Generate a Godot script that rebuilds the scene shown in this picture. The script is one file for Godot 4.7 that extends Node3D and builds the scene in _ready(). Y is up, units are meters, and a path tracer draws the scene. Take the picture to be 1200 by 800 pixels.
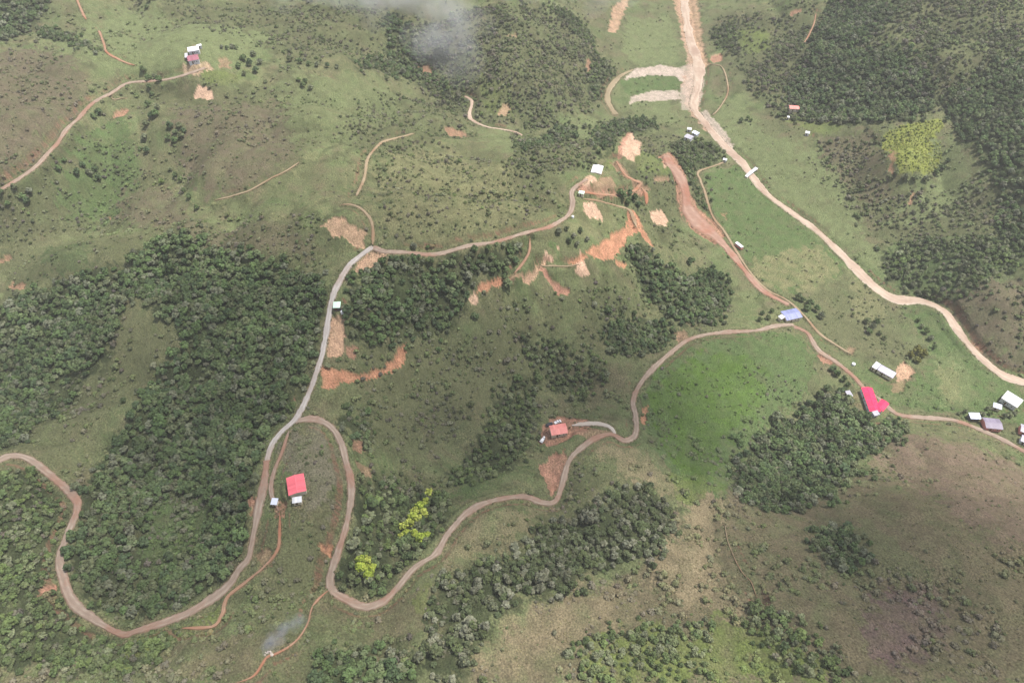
extends Node3D
# An upland valley seen from a drone: metres, y up, x to the right, -z away from the drone.
# The spot heights below are a small survey of the relief; every outline is a ground plan in metres (x, z).
const SPOTS = [206.2,-850.5,-70,190.4,-663.1,-70,166.9,-576.1,-69,195.9,-490.9,-68,232.1,-407,-67,255.1,-345.8,-66,283.7,-326.5,-65,298.3,-288.7,-64,319.2,-255.2,-63,184.1,-409.7,-65,207.7,-352.4,-64,177.7,-330.3,-63,202.4,-294.3,-62,233.6,-257.6,-60,277.7,-259.1,-62,281.5,-224.6,-58,228.1,-226.9,-57,285.2,-199.5,-52,114.6,-607.4,-68,130.7,-549.6,-64,218.9,-604.5,-62,219.8,-507,-62,181.3,-301.2,-57,145.9,-286.4,-52,105.4,-271.9,-44,73.3,-233.3,-36,66.2,-200.5,-30,44.7,-192.2,-27,24.7,-195.3,-26,25.3,-165.5,-22,20.3,-151.1,-19,-12.2,-150.6,-18,-34.3,-124.9,-14,-49,-106.6,-11,-61,-98.4,-9,-76.1,-104.8,-6,-72.2,-140.7,0,-80.7,-170.8,5,-102.6,-179.1,9,-94.9,-144,8,79.3,-146.7,-12,101.1,-154.3,-14,120.2,-120.9,0,140.3,-113.7,8,188.4,-136.6,0,234.1,-141.5,-10,219.5,-205.9,-47,262.6,-172.1,-34,181.7,-185.5,-40,137.1,-153.7,-26,140.5,-198.5,-44,119,-229.1,-47,147.1,-258.8,-53,87,-219.7,-42,115.5,-64.9,32,60.1,-67.5,22,174.7,-65.4,30,0,-69.6,14,15,-124.3,-8,63.1,-142.9,-13,33.2,-89.7,8,-52.1,-139.1,-23,-42,-158.8,-27,-17.8,-182,-34,4.8,-219,-41,40.9,-247.7,-47,86.7,-279.4,-53,133.9,-322.4,-59,165.3,-329.4,-62,-76.8,-193.8,-4,-55.1,-222.7,-14,-19.5,-251.7,-20,0,-283.7,-11,26.3,-312.1,-10,-48.1,-270.1,3,-72.4,-233.3,2,-23.6,-221.5,-28,53.2,-294.9,-30,92.4,-346.4,-34,-77.3,-284.6,22,-95.4,-253.3,17,-95.7,-212.9,13,-52.6,-284.1,18,-12.6,-304.5,8,26.6,-330.9,0,40.3,-361.8,-3,57.8,-393.4,-8,92.7,-457.3,-30,100.7,-411.4,-34,131.5,-468.4,-52,135.3,-401.4,-58,157.2,-377.3,-62,60.6,-332.8,-18,-94.7,-378,14,-95,-324.3,20,-68.9,-427.6,0,-29.6,-347.7,8,0,-385.4,0,10.7,-335.9,4,-34.7,-540.4,-40,0,-501.6,-46,44.2,-520.4,-54,87.6,-581.3,-66,-102,-491.5,-20,-119.9,-419.4,4,-147.5,-383.7,8,-56.6,-378.5,5,-12.8,-439.6,-24,-41.2,-486.1,-32,-30.5,-591.9,-22,14.8,-558.6,-28,40.2,-636.2,-28,71.7,-593.9,-56,-91.6,-580.5,-32,-102.5,-623.8,-22,-32.5,-667,-10,92.3,-758.9,-50,124,-694.1,-65,-140.1,-538.5,-2,-122.8,-503.2,-12,-249.8,-514.4,12,-226.4,-465.4,12,-291.1,-483.3,8,-312.2,-400.2,8,-329.5,-359,6,-330.9,-419.4,24,-328,-475.1,18,-373.5,-547.4,15,-344,-572.7,10,-311.9,-599.1,5,-225.2,-605.7,2,-202.5,-513.6,4,-194.9,-417.6,12,-211.6,-382.6,2,-150.7,-347.7,8,-185.5,-330.1,2,-270.4,-401.9,-12,-272.1,-365.1,-20,-308.8,-356.2,-20,-337.2,-341.4,-22,-262.8,-452.2,4,-283.2,-306.6,-12,-251.2,-310,-8,-205.4,-312,4,-146.7,-293.4,14,-119,-282,18,-168.9,-271.1,2,-227.1,-279.6,-14,-277.6,-276.9,-26,-304.6,-261.8,-32,-289.5,-230.3,-32,-235.8,-228.8,-22,-192.2,-225.4,-10,-193.6,-188.9,-12,-154.8,-211.1,-6,-116.7,-213,6,-121.4,-171.5,0,-151.2,-167,-8,-159.4,-141,-9,-235.5,-191.5,-16,-240.1,-163.5,-2,-211.1,-154.3,0,-192.6,-138.9,1,-189.3,-114.7,3,-175.7,-96.4,5,-150.5,-83,7,-130.5,-89.1,7,-113.9,-101.4,7,-108.5,-122.6,8,-109.7,-144.8,8,-149.8,-124.3,-8,-146.7,-99.8,-2,-172.6,-133.2,-10,-196.1,-170.4,-14,-205.8,-125.4,7,-184.1,-87.4,15,-149.1,-64.7,22,-176.2,-61.5,24,-113.2,-75.4,14,-89,-75.1,10,-91,-96.3,8,-94.8,-116.5,10,-75.1,-83.3,8,-61.5,-66.7,14,-53,-82,2,-32.2,-77.1,8,268.6,-438.9,-55,301.7,-474.4,-40,309.5,-453.3,-22,308.3,-495.5,-38,350.6,-486.1,-32,331.3,-443.2,-42,296.6,-425.7,-53,297.8,-381,-57,308.9,-331.8,-52,320.1,-301.5,-45,324.1,-278.6,-52,340.4,-383.4,-35,370.4,-412.9,-20,366,-470.6,-22,355.7,-530.3,-20,410.9,-521,0,340.9,-587.9,-20,298.9,-551.4,-40,265.9,-548.8,-55,270.6,-630.1,-50,261.2,-695.7,-48,237,-688,-62,311.7,-679.7,-32,384.7,-626.7,0,449.8,-616.4,12,327.6,-336,-40,-509.7,-750.5,20,-274.5,-808.2,0,0,-831.3,-8,228.7,-1010.3,-70,392.1,-866,-20,509.7,-750.5,20,-157.1,-34.7,35,-53.8,-35.7,28,51.3,-34,40,147.4,-32.6,50,-408.9,-364.7,15,-324.8,-190.2,-14,-227.8,-75.2,25,432.1,-385.4,0,394.3,-251,-60,331.2,-177,-34,223.3,-73.7,30,-535,-586.5,25,537.1,-588.8,24,-655.3,-1065.2,30,-235.9,-1150.4,10,297.1,-1448.7,-60,655.3,-1065.2,30,943.6,-1022.6,40,-943.6,-1022.6,40,0,-4,45,-133.7,-4,50,127.9,-3.8,60]
const LINES = [
	["road", "earth road looping round the wooded hollow at the foot of the slope", 4.4, "earth", [-241.7,-158.8,-236.8,-164.6,-228.3,-164.8,-214.1,-156.5,-199.7,-146.3,-193.8,-139.8,-192.6,-127.7,-190.3,-115.4,-185,-106.8,-177.7,-97.5,-168.5,-91.5,-153.6,-84.7,-147,-85.5,-132.6,-90.5,-123,-97.2,-115.8,-103.1,-112.3,-109.5,-109.3,-113.5,-109,-123.2,-109.1,-135.1,-109.7,-144.8,-112.3,-159.3]],
	["road", "pale gravel road climbing the ridge beside the dark forest", 4.0, "pale", [-112.3,-159.3,-111.9,-167.6,-109.1,-173.9,-104.2,-180.2,-101.9,-186.7,-98.5,-203.5,-97.3,-217.4,-97,-227.4,-96.3,-241.3,-95,-252.3,-93,-260.9,-89.3,-274.8,-83.7,-284.8,-78.9,-290.5]],
	["road", "brown earth road running along the ridge crest to the white roofed shed", 4.2, "earth", [-78.9,-290.5,-69.4,-285.7,-53.3,-288.3,-34.4,-293.3,-12.5,-302.5,10.3,-316.4,26.3,-327.3,37.1,-348.1,39.6,-356.8,39.8,-365.8,50.2,-376.6]],
	["road", "winding earth road rounding the central gully down to the valley", 4.0, "earth", [-104.2,-180.2,-95.8,-182.2,-87.6,-179.6,-81.4,-172.3,-76.9,-161.1,-73,-150.4,-71.8,-139.9,-72.4,-128.2,-74.1,-119.2,-76.5,-110.4,-76,-105.3,-70.1,-102.2,-61.6,-99.3,-54.5,-101.2,-48.5,-106.8,-42.1,-114.5,-33.3,-120.6,-28.6,-130.9,-21.5,-140.8,-11.9,-147.5,4.1,-154,14.3,-152.4,20.7,-153.9,24.5,-162.7,29,-177,36.5,-185.2,44.4,-191.1,52.3,-193.3,59.2,-190.3,65.8,-196.5,69,-213.7,69.2,-225.2,74.1,-235.9,84.7,-250,105.4,-274.2,119.4,-282.7,137.2,-287.7,157.1,-289.7,174.1,-295.9,185.2,-297.5]],
	["road", "valley road passing the bright red roofed house", 4.0, "earth", [185.2,-297.5,190.4,-294.7,193.9,-290.8,196.6,-277.5,205,-268.2,212,-257.1,215.5,-247.6,222.4,-237.3,228,-226.7,241.9,-224.2,258.9,-222.9,270.9,-216.7,280.2,-209.4,286.3,-200.3,293.2,-189]],
	["road", "earth road curving up to the farmhouse on the far hillside", 4.4, "earth", [-342.9,-357.2,-331.2,-360.8,-323.4,-368.7,-315.8,-382.3,-312.1,-400,-310.2,-411.9,-309,-429.7,-308.9,-451.4,-302.1,-471.3,-295.9,-488,-279.6,-490.7,-260.5,-489.5,-245.4,-491.4,-234.9,-497]],
	["path", "narrow earth path forking from the ridge road toward the far stream", 2.6, "tan", [-78.9,-291,-80.2,-303.5,-84.6,-310.8,-93.5,-319.2,-100.8,-320.9]],
	["path", "tan path following the hedge above the far stream", 2.6, "tan", [-94.9,-335.8,-94.7,-363.3,-95.5,-381.5,-92.9,-409.5,-84.7,-422,-71.2,-433.8]],
	["path", "orange earth path dropping from the red roofed house to the loop road", 1.7, "orange", [-99,-131.9,-97.3,-123.1,-96.7,-115.8,-101,-109.5,-107.5,-104.5,-114.7,-98.5,-114.7,-91.3,-117,-86.4,-128.3,-85.6]],
	["path", "earth path from the ridge road to the red roofed house", 2.4, "earth", [-105,-174.4,-105.8,-163.1,-106.9,-153,-105.7,-142.5,-100.1,-133]],
	["path", "thin orange footpath running down below the hairpin of the winding road", 1.3, "orange", [-76.9,-103.9,-81,-96.7,-80.1,-87.7,-81.8,-80,-86.7,-74.5,-89.8,-72.6,-92.2,-66,-97.5,-63.2]],
	["path", "white concrete drive up to the pink roofed house", 3.4, "white", [32.2,-202.4,41.4,-203.2,48,-201.9,53.1,-198.5,54.9,-192.2]],
	["path", "farm track beside the red debris channel", 2.4, "tan", [181.6,-492,154.2,-468.9,151.9,-454,152.9,-440.1,153.4,-422.8,155.4,-410.5,160.9,-397.1,165.3,-375.1,171.2,-352.7,178.9,-335,189.6,-324.3,196.8,-309.1,202.3,-294.1,210.6,-284.2,218.1,-276.3]],
	["path", "rust coloured track bending past the white roofed shed to the cut terraces", 3.6, "orange", [42.7,-366.6,51.9,-366.1,64.7,-373.8,78.9,-387.7,92.1,-411.3,95.2,-416.9,90.4,-417.4,83.6,-418.7,79.6,-425.9,77.5,-430.5]],
	["path", "pale track descending from the shed past the round terrace", 3.0, "tan", [47,-361.2,59.6,-364.3,70.9,-370.3,81,-374.8,83.8,-369.3,85.4,-361]],
	["path", "narrow orange track dropping through the trees below the ridge road", 2.0, "orange", [10.8,-313.9,10.2,-304.1,5.6,-296.1,1.5,-289.9]],
	["path", "thin pale track joining two cut pads", 1.6, "tan", [17.4,-300.2,23.2,-301.3,31.2,-303.6,41.1,-307.3]],
	["path", "rust track ending beside the rose debris channel", 3.0, "orange", [96.5,-415.7,99.3,-409.4,98,-396.8]],
	["path", "bare footpath climbing the pasture above the far farmhouse", 2.2, "orange", [-385.8,-622.4,-376,-605.2,-369.8,-595.6]],
	["path", "orange path dropping to the far farmhouse pasture", 2.2, "orange", [-357.2,-585.7,-333.6,-545.9,-317.5,-517.8,-304.6,-508.9,-291.5,-503.3]],
	["path", "faint diagonal path crossing the far left hillside", 1.6, "tan", [-137.9,-373.3,-144.5,-364.7,-152,-360.1,-166.5,-353.2,-179.8,-352,-189.4,-350.1]],
	["path", "orange footpath on the hill right of the river", 1.8, "orange", [309.7,-703.8,304.1,-687.7,297.3,-674.2,286.8,-655.5]],
	["path", "pale track looping beside the river bank", 1.8, "tan", [198.8,-654.5,208.8,-647.2,207,-611.3,202.8,-592.6,191,-571.5,183.9,-562.5]],
	["path", "short spur track below the far earth road", 1.6, "tan", [-301.4,-470.7,-297.5,-468.1,-291,-471.5]],
	["path", "thin worn path crossing the dry brown hillside", 0.6, "tan", [96.2,-136.2,94.8,-123.3,95.2,-110.3,97,-103.8,97.2,-95.8]],
]
const RIVER = [221.9,-948.8,9,199.0,-813.7,9,189.8,-722.4,9,189.3,-662.4,12,180.3,-616.6,8,170.7,-579.5,8,176.8,-545.5,7,185.9,-514.5,7.5,196.1,-491.5,8,200.2,-469.4,6.5,206.4,-446.1,6,219.6,-425.1,6,233.1,-405.5,6,242.5,-382.8,6.5,249.0,-363.9,7,255.7,-346.5,8,266.8,-331.1,8.5,283.3,-326.1,7,292.9,-314.7,6,295.1,-301.4,6,297.7,-288.0,6,302.1,-273.4,6,309.4,-260.5,6.5,318.7,-254.8,6.5,337.6,-242.0,7]
const BROOK = [95.3,-562.6,5,90.1,-582.1,5,91.5,-599.8,6,99.7,-617.8,6,108.6,-631.8,4,120.2,-642.9,2]
const DEBRIS = [127.4,-482.2,5,129.2,-462.9,8,132.7,-445.2,8,134.7,-431.6,8,134.7,-416.7,10,139.0,-407.1,14,145.8,-398.3,14,152.7,-389.8,9,158.7,-377.9,5,165.5,-361.0,5,170.8,-345.7,5,176.6,-333.1,5,189.6,-320.6,4]
const STREAM = [-41.0,-549.5,2,-34.8,-541.7,3,-36.3,-522.4,3,-31.7,-513.6,3,-17.7,-503.2,2,0.0,-501.4,2,8.5,-498.2,2]
const PATCHES = [
	["dry", 0.75, 4, [77.5,-144.2,103.1,-158.3,122.5,-145.5,149.8,-154,173.8,-169.1,221.1,-208.1,282.9,-187.6,171.9,-56.8,-17.9,-60.2,0,-82.8,13.5,-94,35.1,-103.1,58.3,-116.8,75.3,-134.1]],
	["tan", 0.7, 3, [79.5,-144.1,100.5,-157.5,98.8,-143.2,88,-124.3,89.6,-101.2,91.3,-88.2,76.1,-89.5,62.8,-102.4,58,-114.7,71.8,-128.3]],
	["tan", 0.35, 5, [0,-90,35.1,-103.1,56.1,-102.9,45.8,-86,18.8,-75.1,-12,-63,-12.5,-72.7]],
	["drypink", 0.6, 5, [216,-207,245.3,-199.9,280.1,-184,214.5,-116.7,194.4,-117.3,197.5,-143.3,200.1,-171,194.4,-182.9]],
	["rose", 0.55, 3, [143.5,-94.3,159.8,-102.6,166.3,-94.1,157,-78.6,141.7,-68.6,126.6,-63.5,122.7,-71.8,130.5,-83.9]],
	["olive", 0.7, 4, [138.7,-133.8,156,-135,161.7,-116.7,164.2,-100.9,158.1,-102.6,141.9,-94.3,136.1,-102.5,125.9,-102.5]],
	["olive", 0.5, 4, [16.1,-145.8,49.2,-156.5,42,-164.9,38.6,-173.4,61.5,-184.5,80.2,-165.9,80.6,-149.2,53.4,-156.8,35.8,-144.1]],
	["lime", 0.75, 3, [28.8,-80.4,52.2,-85.7,63.1,-78.1,82.3,-89,95.5,-79.9,106.7,-68.9,108.3,-59.6,29.7,-62.1,24.3,-68.2]],
	["green", 0.9, 4, [74.1,-225.2,88.9,-250.3,114.1,-271.7,153.1,-285.3,190.1,-290,190.9,-269.1,175.6,-237.1,149.4,-217,122.8,-190.6,104.2,-158.7,91.3,-153.4,82.3,-166,73.6,-188.9,71.3,-207.8]],
	["vivid", 0.75, 5, [87.9,-243.6,120.5,-264.1,147.6,-263.7,154,-245.1,136.3,-217.5,115.5,-195.9,100.9,-165.2,88.3,-156.7,84,-172.7,81.9,-203.8,80.6,-225.7]],
	["lime", 0.6, 3, [81.7,-172.4,96.3,-164.6,102,-157.9,82.1,-146.7,77.7,-154.5]],
	["tan", 0.5, 3, [43.5,-181,61.8,-186.4,73.2,-174.1,81,-160,73.6,-154.5,58.8,-165.2]],
	["pasture", 0.8, 4, [180.1,-562.8,216.6,-591.9,223.1,-520.3,247.7,-506.8,265.1,-458,268.7,-408.2,267.3,-345.8,257.9,-372.6,237.5,-410,207.7,-451.5,190.8,-520.6]],
	["green", 0.8, 2, [156.6,-466,192.1,-489.3,196.7,-463.5,228.5,-400.7,244.2,-368.5,235.3,-350.3,195.8,-330.9,180.2,-339.6,168.1,-379.2,157.2,-416.4]],
	["straw", 0.7, 3, [174.2,-366.1,231.2,-387.7,240,-359.2,212.4,-336,182.5,-336.9,175.1,-348.5]],
	["olive", 0.6, 3, [218,-344.8,246.6,-356.7,264.2,-326.6,262.7,-295.4,258.5,-275.2,229.2,-273.1,214.9,-287.8,205,-302.4]],
	["green", 0.8, 3, [271.3,-322.2,289.1,-313.2,294.1,-288.9,299,-268.7,314,-249.9,304,-218.8,267.4,-226.2,234.3,-232.2,254,-259.3,272.7,-275.7]],
	["pasture", 0.6, 3, [274.5,-279.6,294,-274.9,279.1,-238.8,260.4,-238.3]],
	["straw", 0.45, 2, [270.5,-267.7,284.7,-271.8,272.8,-238.7,261.3,-236.9]],
	["green", 0.6, 3, [212,-257.1,223.4,-250.9,232.7,-234.3,253.3,-251.9,238.3,-254.8,222.1,-269]],
	["brown", 0.7, 5, [303.8,-325,320.2,-327.7,348.5,-338.4,324.8,-258.3,306.1,-275.6,302.6,-295.4,297.5,-310.3]],
	["green", 0.5, 5, [277.8,-378.7,312.8,-372.7,357.4,-360.5,342.2,-319.4,314.3,-325.4,296.4,-322,270.5,-337.6]],
	["yellow", 0.95, 0.8, [305.4,-490.4,320.5,-494.4,349.9,-498.4,348.9,-487.8,341,-481.5,340.1,-459.2,335,-449.7,317.9,-437.8,301.1,-439.2,294.2,-451.9]],
	["brown", 0.6, 4, [261.7,-508.6,301.4,-493,292.3,-444.4,297.2,-429.1,278.5,-423.2,259.7,-463.2]],
	["pasture", 0.7, 5, [344.4,-487.1,354.8,-468.3,354.2,-433.3,341.7,-408.7,315.4,-393,284.5,-400.3,322.3,-432.5]],
	["lime", 0.5, 3, [243.4,-543.7,270,-536.1,288.1,-553.5,280.8,-509.2,261.7,-508.6]],
	["lime", 0.7, 3, [237.8,-710.9,262.7,-696.3,259.5,-663.7,238.5,-657.9,229.3,-682.8]],
	["lime", 0.5, 3, [424.5,-628.8,443.8,-629,429.5,-602.7,416.9,-609]],
	["pasture", 0.8, 3, [124.6,-744.7,174.9,-764.1,175.5,-688,164.3,-661.2,124.1,-654.6,112.5,-671.5]],
	["green", 0.85, 2, [105.8,-619.1,122.3,-637.7,162,-646.2,168.2,-627.1,162.4,-610.7,131.6,-608.1,109.8,-598.7]],
	["pasture", 0.7, 3, [113.2,-591.4,146.6,-597.7,153.5,-580.7,153.8,-547,129.9,-543.2,109.5,-562.3]],
	["gravel", 0.95, 1, [105.6,-617.9,123.3,-646.8,150.9,-658.6,171.5,-652.4,173,-631.2,167.2,-625.8,161,-639.5,135.3,-638.1,116.9,-628.4]],
	["gravel", 0.85, 1, [112.2,-598,136.2,-611.4,160.8,-610.8,160.7,-595.1,141.8,-593.1,121.4,-592.3,110.8,-585]],
	["bed", 0.85, 3, [189.1,-826,202.1,-826.2,195.9,-704.2,197.7,-666.2,184.9,-615.5,172.9,-574.4,180.4,-544.1,190.8,-516.8,184,-512.1,173,-541.3,163.2,-572.5,165.5,-620,179.4,-669.2,183.6,-741.1]],
	["gravel", 0.6, 1.5, [169.5,-656,192.1,-663.7,187.9,-623,178.7,-589.1,170.1,-571.6,159.1,-575.8,161.8,-612.4,173,-631.2]],
	["gravel", 0.8, 1.5, [170.3,-568.3,179,-573.5,190,-534.5,194.2,-511.8,185.5,-512.1,175.6,-538.8]],
	["sand", 0.7, 2, [199.2,-826.4,213.5,-824.1,199.4,-685,205.7,-664.1,211.7,-677.8,199.3,-675.3,200.7,-655.8,189.6,-649.6,182.7,-723.2,185.4,-802.2]],
	["sand", 0.8, 2, [100.1,-702.4,109.7,-758.4,127.6,-791.4,130,-777.1,121.3,-750.1,108.7,-706.7]],
	["pasture", 0.9, 6, [-370.9,-535.8,-368.3,-600.2,-328.6,-622.4,-252.3,-576.2,-201.1,-589.4,-202.6,-516.3,-246.1,-485.2,-294.3,-490.1,-320.3,-499.8]],
	["lime", 0.5, 3, [-236.5,-488.1,-206.8,-506.5,-209.2,-488.4,-229.4,-482.6]],
	["brown", 0.75, 6, [-404.8,-515,-379.6,-528.7,-334.7,-504.4,-311.7,-464.6,-311.9,-428.8,-317.2,-383.3,-336.4,-362.5]],
	["brown", 0.65, 6, [-248.7,-457.3,-222,-460.8,-174.1,-470.7,-139.7,-382.3,-163,-357.2,-188.8,-353.5,-229.4,-398.6]],
	["green", 0.7, 4, [-301.5,-417.7,-286.8,-460.5,-262.8,-408.7,-262,-371.6,-278.3,-359,-307.2,-363.1,-301.4,-385.5]],
	["green", 0.4, 3, [-281.6,-409.7,-270.2,-403.4,-263.3,-356.6,-274.1,-365.5]],
	["brown", 0.6, 5, [-276.3,-392.5,-225.8,-376.2,-194.1,-326.8,-221.5,-332.4,-263.3,-356.6]],
	["olive", 0.6, 4, [-322.8,-338.2,-276.2,-354,-243.7,-307.2,-268.1,-293.5,-314.1,-299,-330,-321.5]],
	["deep", 0.6, 4, [-308.9,-333.9,-265,-323.2,-253.2,-301.4,-281.2,-300.5]],
	["pasture", 0.5, 8, [-177.8,-490.9,-125.2,-523.9,-94.9,-538.6,-100.3,-443.4,-123.1,-382.9,-157.3,-423.1]],
	["straw", 0.55, 8, [-85.9,-392,-49.5,-428.3,0,-377.2,10.5,-330.8,-19.9,-301.6,-62.9,-292.2,-78.9,-311.1]],
	["pasture", 0.6, 4, [-28.5,-504.3,10.6,-489.4,0,-417.1,-18.6,-424.5]],
	["pasture", 0.6, 3, [48.2,-529.7,79.8,-543.5,71,-496.8,49.3,-489.5]],
	["lime", 0.4, 5, [-29.9,-563.6,0,-551.8,3.6,-519.8,-22,-529.5]],
	["brown", 0.5, 4, [-217.4,-337.7,-134,-308.4,-100.5,-283.4,-145,-286.3,-182.1,-303.5]],
	["olive", 0.6, 4, [-224.6,-267.8,-186,-250.1,-179.3,-242,-200.3,-223.3,-202.7,-194.3,-209.4,-172.5,-215.1,-159,-232.5,-168.2,-233.5,-189.9,-226.2,-211.2,-217.5,-230.4]],
	["green", 0.7, 4, [-168.2,-141.8,-157.7,-150.9,-140.7,-144.1,-133.8,-130.9,-142.8,-118.8,-154.1,-113.9,-164.6,-122.1]],
	["greyolive", 0.8, 3, [-102.2,-174.4,-91,-177.6,-81,-164.4,-76.1,-146.6,-80.7,-132.9,-88.9,-131.5,-97.9,-148,-105.8,-163.1]],
	["olive", 0.6, 4, [-100.2,-124.2,-83.5,-128.8,-77.3,-113.8,-84,-100.1,-98.1,-83.5,-103.8,-90.6,-96.9,-104.3]],
	["dry", 0.5, 4, [-120.8,-76.2,-98.8,-85.3,-77,-77,-78.7,-63.4,-121,-63.3]],
	["dry", 0.5, 3, [-181.9,-66.9,-162.2,-67.6,-148.4,-59.8,-179.3,-59.3]],
	["lime", 0.7, 2, [-131.9,-84.7,-115.8,-95.9,-114.5,-89.3,-122.1,-84.7]],
	["yellow", 0.35, 4, [-148.9,-83.2,-131.6,-84,-130.4,-75.1,-141.5,-73]],
	["dry", 0.5, 4, [-60.1,-95.7,-39,-104,-32,-107.2,-32.6,-80.7,-49.6,-79.4,-60.8,-86.2]],
	["lime", 0.5, 2, [-40.1,-104.2,-33.8,-107.3,-34.2,-93.9,-38.5,-94.3]],
	["tan", 0.4, 5, [-29.9,-123.9,-15.6,-141.1,8.1,-148.9,16.1,-145.8,0,-120.9,-21.8,-115.2]],
	["olive", 0.7, 6, [-76,-223.8,-38.7,-249.3,0,-251.9,30.2,-244.3,9.8,-231.1,-28,-212,-56.3,-183.6,-72.2,-186.4]],
	["green", 0.6, 4, [-23.9,-172.4,-4.3,-173.6,-16.1,-150.3,-29.3,-158.1]],
	["dry", 0.35, 5, [30.4,-253.3,70.6,-248.5,67.6,-219.4,43.6,-220.3]],
	["straw", 0.4, 4, [33.6,-363.9,65.8,-363.1,78.8,-365.6,68.1,-349,48.4,-326.8,37.1,-324]],
	["lime", 0.5, 2, [66.8,-426.1,76.1,-429.9,76.3,-418.6,66.1,-417.1]],
	["lime", 0.5, 2, [86.3,-437.2,132.7,-472.7,121.8,-438,95.8,-427.1]],
	["olive", 0.7, 3, [10.2,-309.3,20.7,-310.3,20.6,-303.1,12.8,-300.5]],
	["sand", 0.9, 1.2, [-96.7,-240.5,-88.7,-241.3,-86.9,-232.6,-87.9,-221.3,-93.7,-218.2,-96.1,-227.4]],
	["rust", 0.7, 1.2, [-86.8,-227.1,-81.1,-227.8,-80.5,-220,-85.3,-220.1]],
	["orange", 0.95, 1.2, [-96.7,-212.4,-90.1,-212.8,-79.4,-214.9,-68.8,-222.5,-62.9,-229.8,-61.1,-236.5,-57,-240.4,-57.2,-235.7,-60.3,-227.7,-67.8,-219.2,-77.3,-212.4,-86.7,-205.1,-88.9,-200.2,-94.3,-200.3]],
	["sand", 0.9, 1.2, [-82.9,-282.1,-77.2,-288.7,-70.7,-284.5,-72,-277.7,-78.9,-273.2,-87.3,-268.2]],
	["sand", 0.8, 2, [-108.6,-304.1,-100.6,-308.6,-91.1,-301,-82.7,-299.4,-84.3,-288.9,-91.3,-290.4,-101.2,-294.7]],
	["pad", 0.95, 1, [93.2,-504.1,103.6,-520.5,108.6,-499,96.8,-440.5,90.1,-433.1,80.1,-433.7]],
	["rust", 0.8, 1, [78.2,-434.2,94.5,-508.6,104.2,-524.7,95.1,-497.1,81.4,-433.3]],
	["pad", 0.95, 1, [46.3,-356.9,52.8,-360.4,58.6,-356.2,59.6,-351,51.2,-348.5,46.1,-351.2]],
	["pad", 0.9, 1, [99.2,-387.1,110.3,-402.7,116.2,-397.5,113.6,-385.9,103.4,-377.1,99.6,-380.3]],
	["pad", 0.8, 1, [123.1,-482.3,131.8,-487.6,127.2,-459.5,117,-440.6]],
	["soil", 0.8, 1, [106.8,-427,121.8,-437.2,120.6,-432.4,107.3,-423.7]],
	["soil", 0.75, 1, [56.6,-381.6,70,-400.9,72.3,-389.1,60.2,-372.9,53.5,-372.8]],
	["pad", 0.95, 1, [44,-370.8,54.5,-385.7,57.8,-382.4,51,-370.4,43.2,-366]],
	["orange", 0.95, 1.2, [43.6,-317.4,48.2,-321.2,56.5,-327.4,62.7,-341.2,68,-347.8,76.7,-356.9,84.7,-377.1,89,-368,92.9,-366.4,98.9,-352.2,94.1,-355.4,87.8,-358.4,79.4,-351.3,72.5,-340,67.4,-328.2,60.6,-318.2,53.7,-317.3,49.2,-318.2]],
	["orange", 0.8, 1, [65.7,-322.6,76.3,-329,74.5,-323.6,66.8,-319.9]],
	["pad", 0.95, 1, [19.1,-307.3,23.3,-311.2,29.2,-314.1,30.3,-309.3,23.3,-304.5,19,-303.9]],
	["pad", 0.95, 1, [42.5,-316.9,45.1,-311.2,48.9,-306.4,44.3,-302.7,38.2,-302.2,40,-307.3]],
	["rust", 0.95, 1, [16.9,-300,21.6,-297.6,24.8,-293.6,30.1,-293.4,36.4,-292.2,33.7,-288.9,27.9,-288.5,23.2,-290.3,20,-294.6,15.9,-297.9]],
	["sand", 0.95, 1, [5.1,-289.6,10.2,-294,15.9,-299.7,15.3,-294.3,10.1,-288.1,6.1,-288.6]],
	["orange", 0.9, 1, [-20.2,-278,-15.8,-282.1,-7,-286.5,0,-287.5,-5,-283.6,-11.4,-280.6,-15.3,-276.9,-19.7,-275.9]],
	["pad", 0.9, 1, [-26,-271,-22.1,-276,-18.7,-274.7,-19.6,-269.2,-24.5,-269.3]],
	["rust", 0.9, 1.2, [16.9,-205.8,24,-215.4,35.2,-213.2,42.6,-205.3,40.4,-195.5,27.7,-191.8,19.7,-188.6,14.5,-192.8]],
	["soil", 0.7, 1.5, [34.2,-195.6,45.3,-199.1,55.1,-196.5,50,-192.5,39.9,-190]],
	["rust", 0.85, 1.5, [13.9,-175.6,21.1,-181.4,27.7,-183.9,26.7,-173,23.6,-161.8,19.2,-157.3,16,-163.3]],
	["rust", 0.8, 1, [-114.8,-138.9,-110.5,-139.2,-108.5,-131.2,-112.1,-131.6]],
	["rust", 0.7, 1.5, [-104.1,-137.2,-98.8,-137.8,-95.5,-130.6,-99.3,-128.7]],
	["soil", 0.6, 1.5, [-105.5,-114.1,-96.8,-116.8,-98.1,-108.8,-104.3,-106.8]],
	["rust", 0.9, 1, [-189.3,-97.4,-188.5,-101.1,-186.7,-104,-184.5,-102,-186.3,-99.1,-187.2,-95.5]],
	["orange", 0.7, 1, [-81.9,-120.3,-76.2,-121,-76.5,-117,-80.4,-117.7]],
	["orange", 0.8, 1, [74.2,-221,77.8,-222.4,74.1,-207.1,69.9,-205.7]],
	["soil", 0.8, 1, [104.1,-287.5,111.4,-289,111.6,-280.9,105.4,-276.5]],
	["rust", 0.6, 2, [-76.9,-174.9,-70.9,-178.4,-70.5,-170.5,-75.7,-168.2]],
	["soil", 0.7, 2, [-71.8,-161.4,-67,-164.2,-65.1,-158.6,-70.2,-155.6]],
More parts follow.
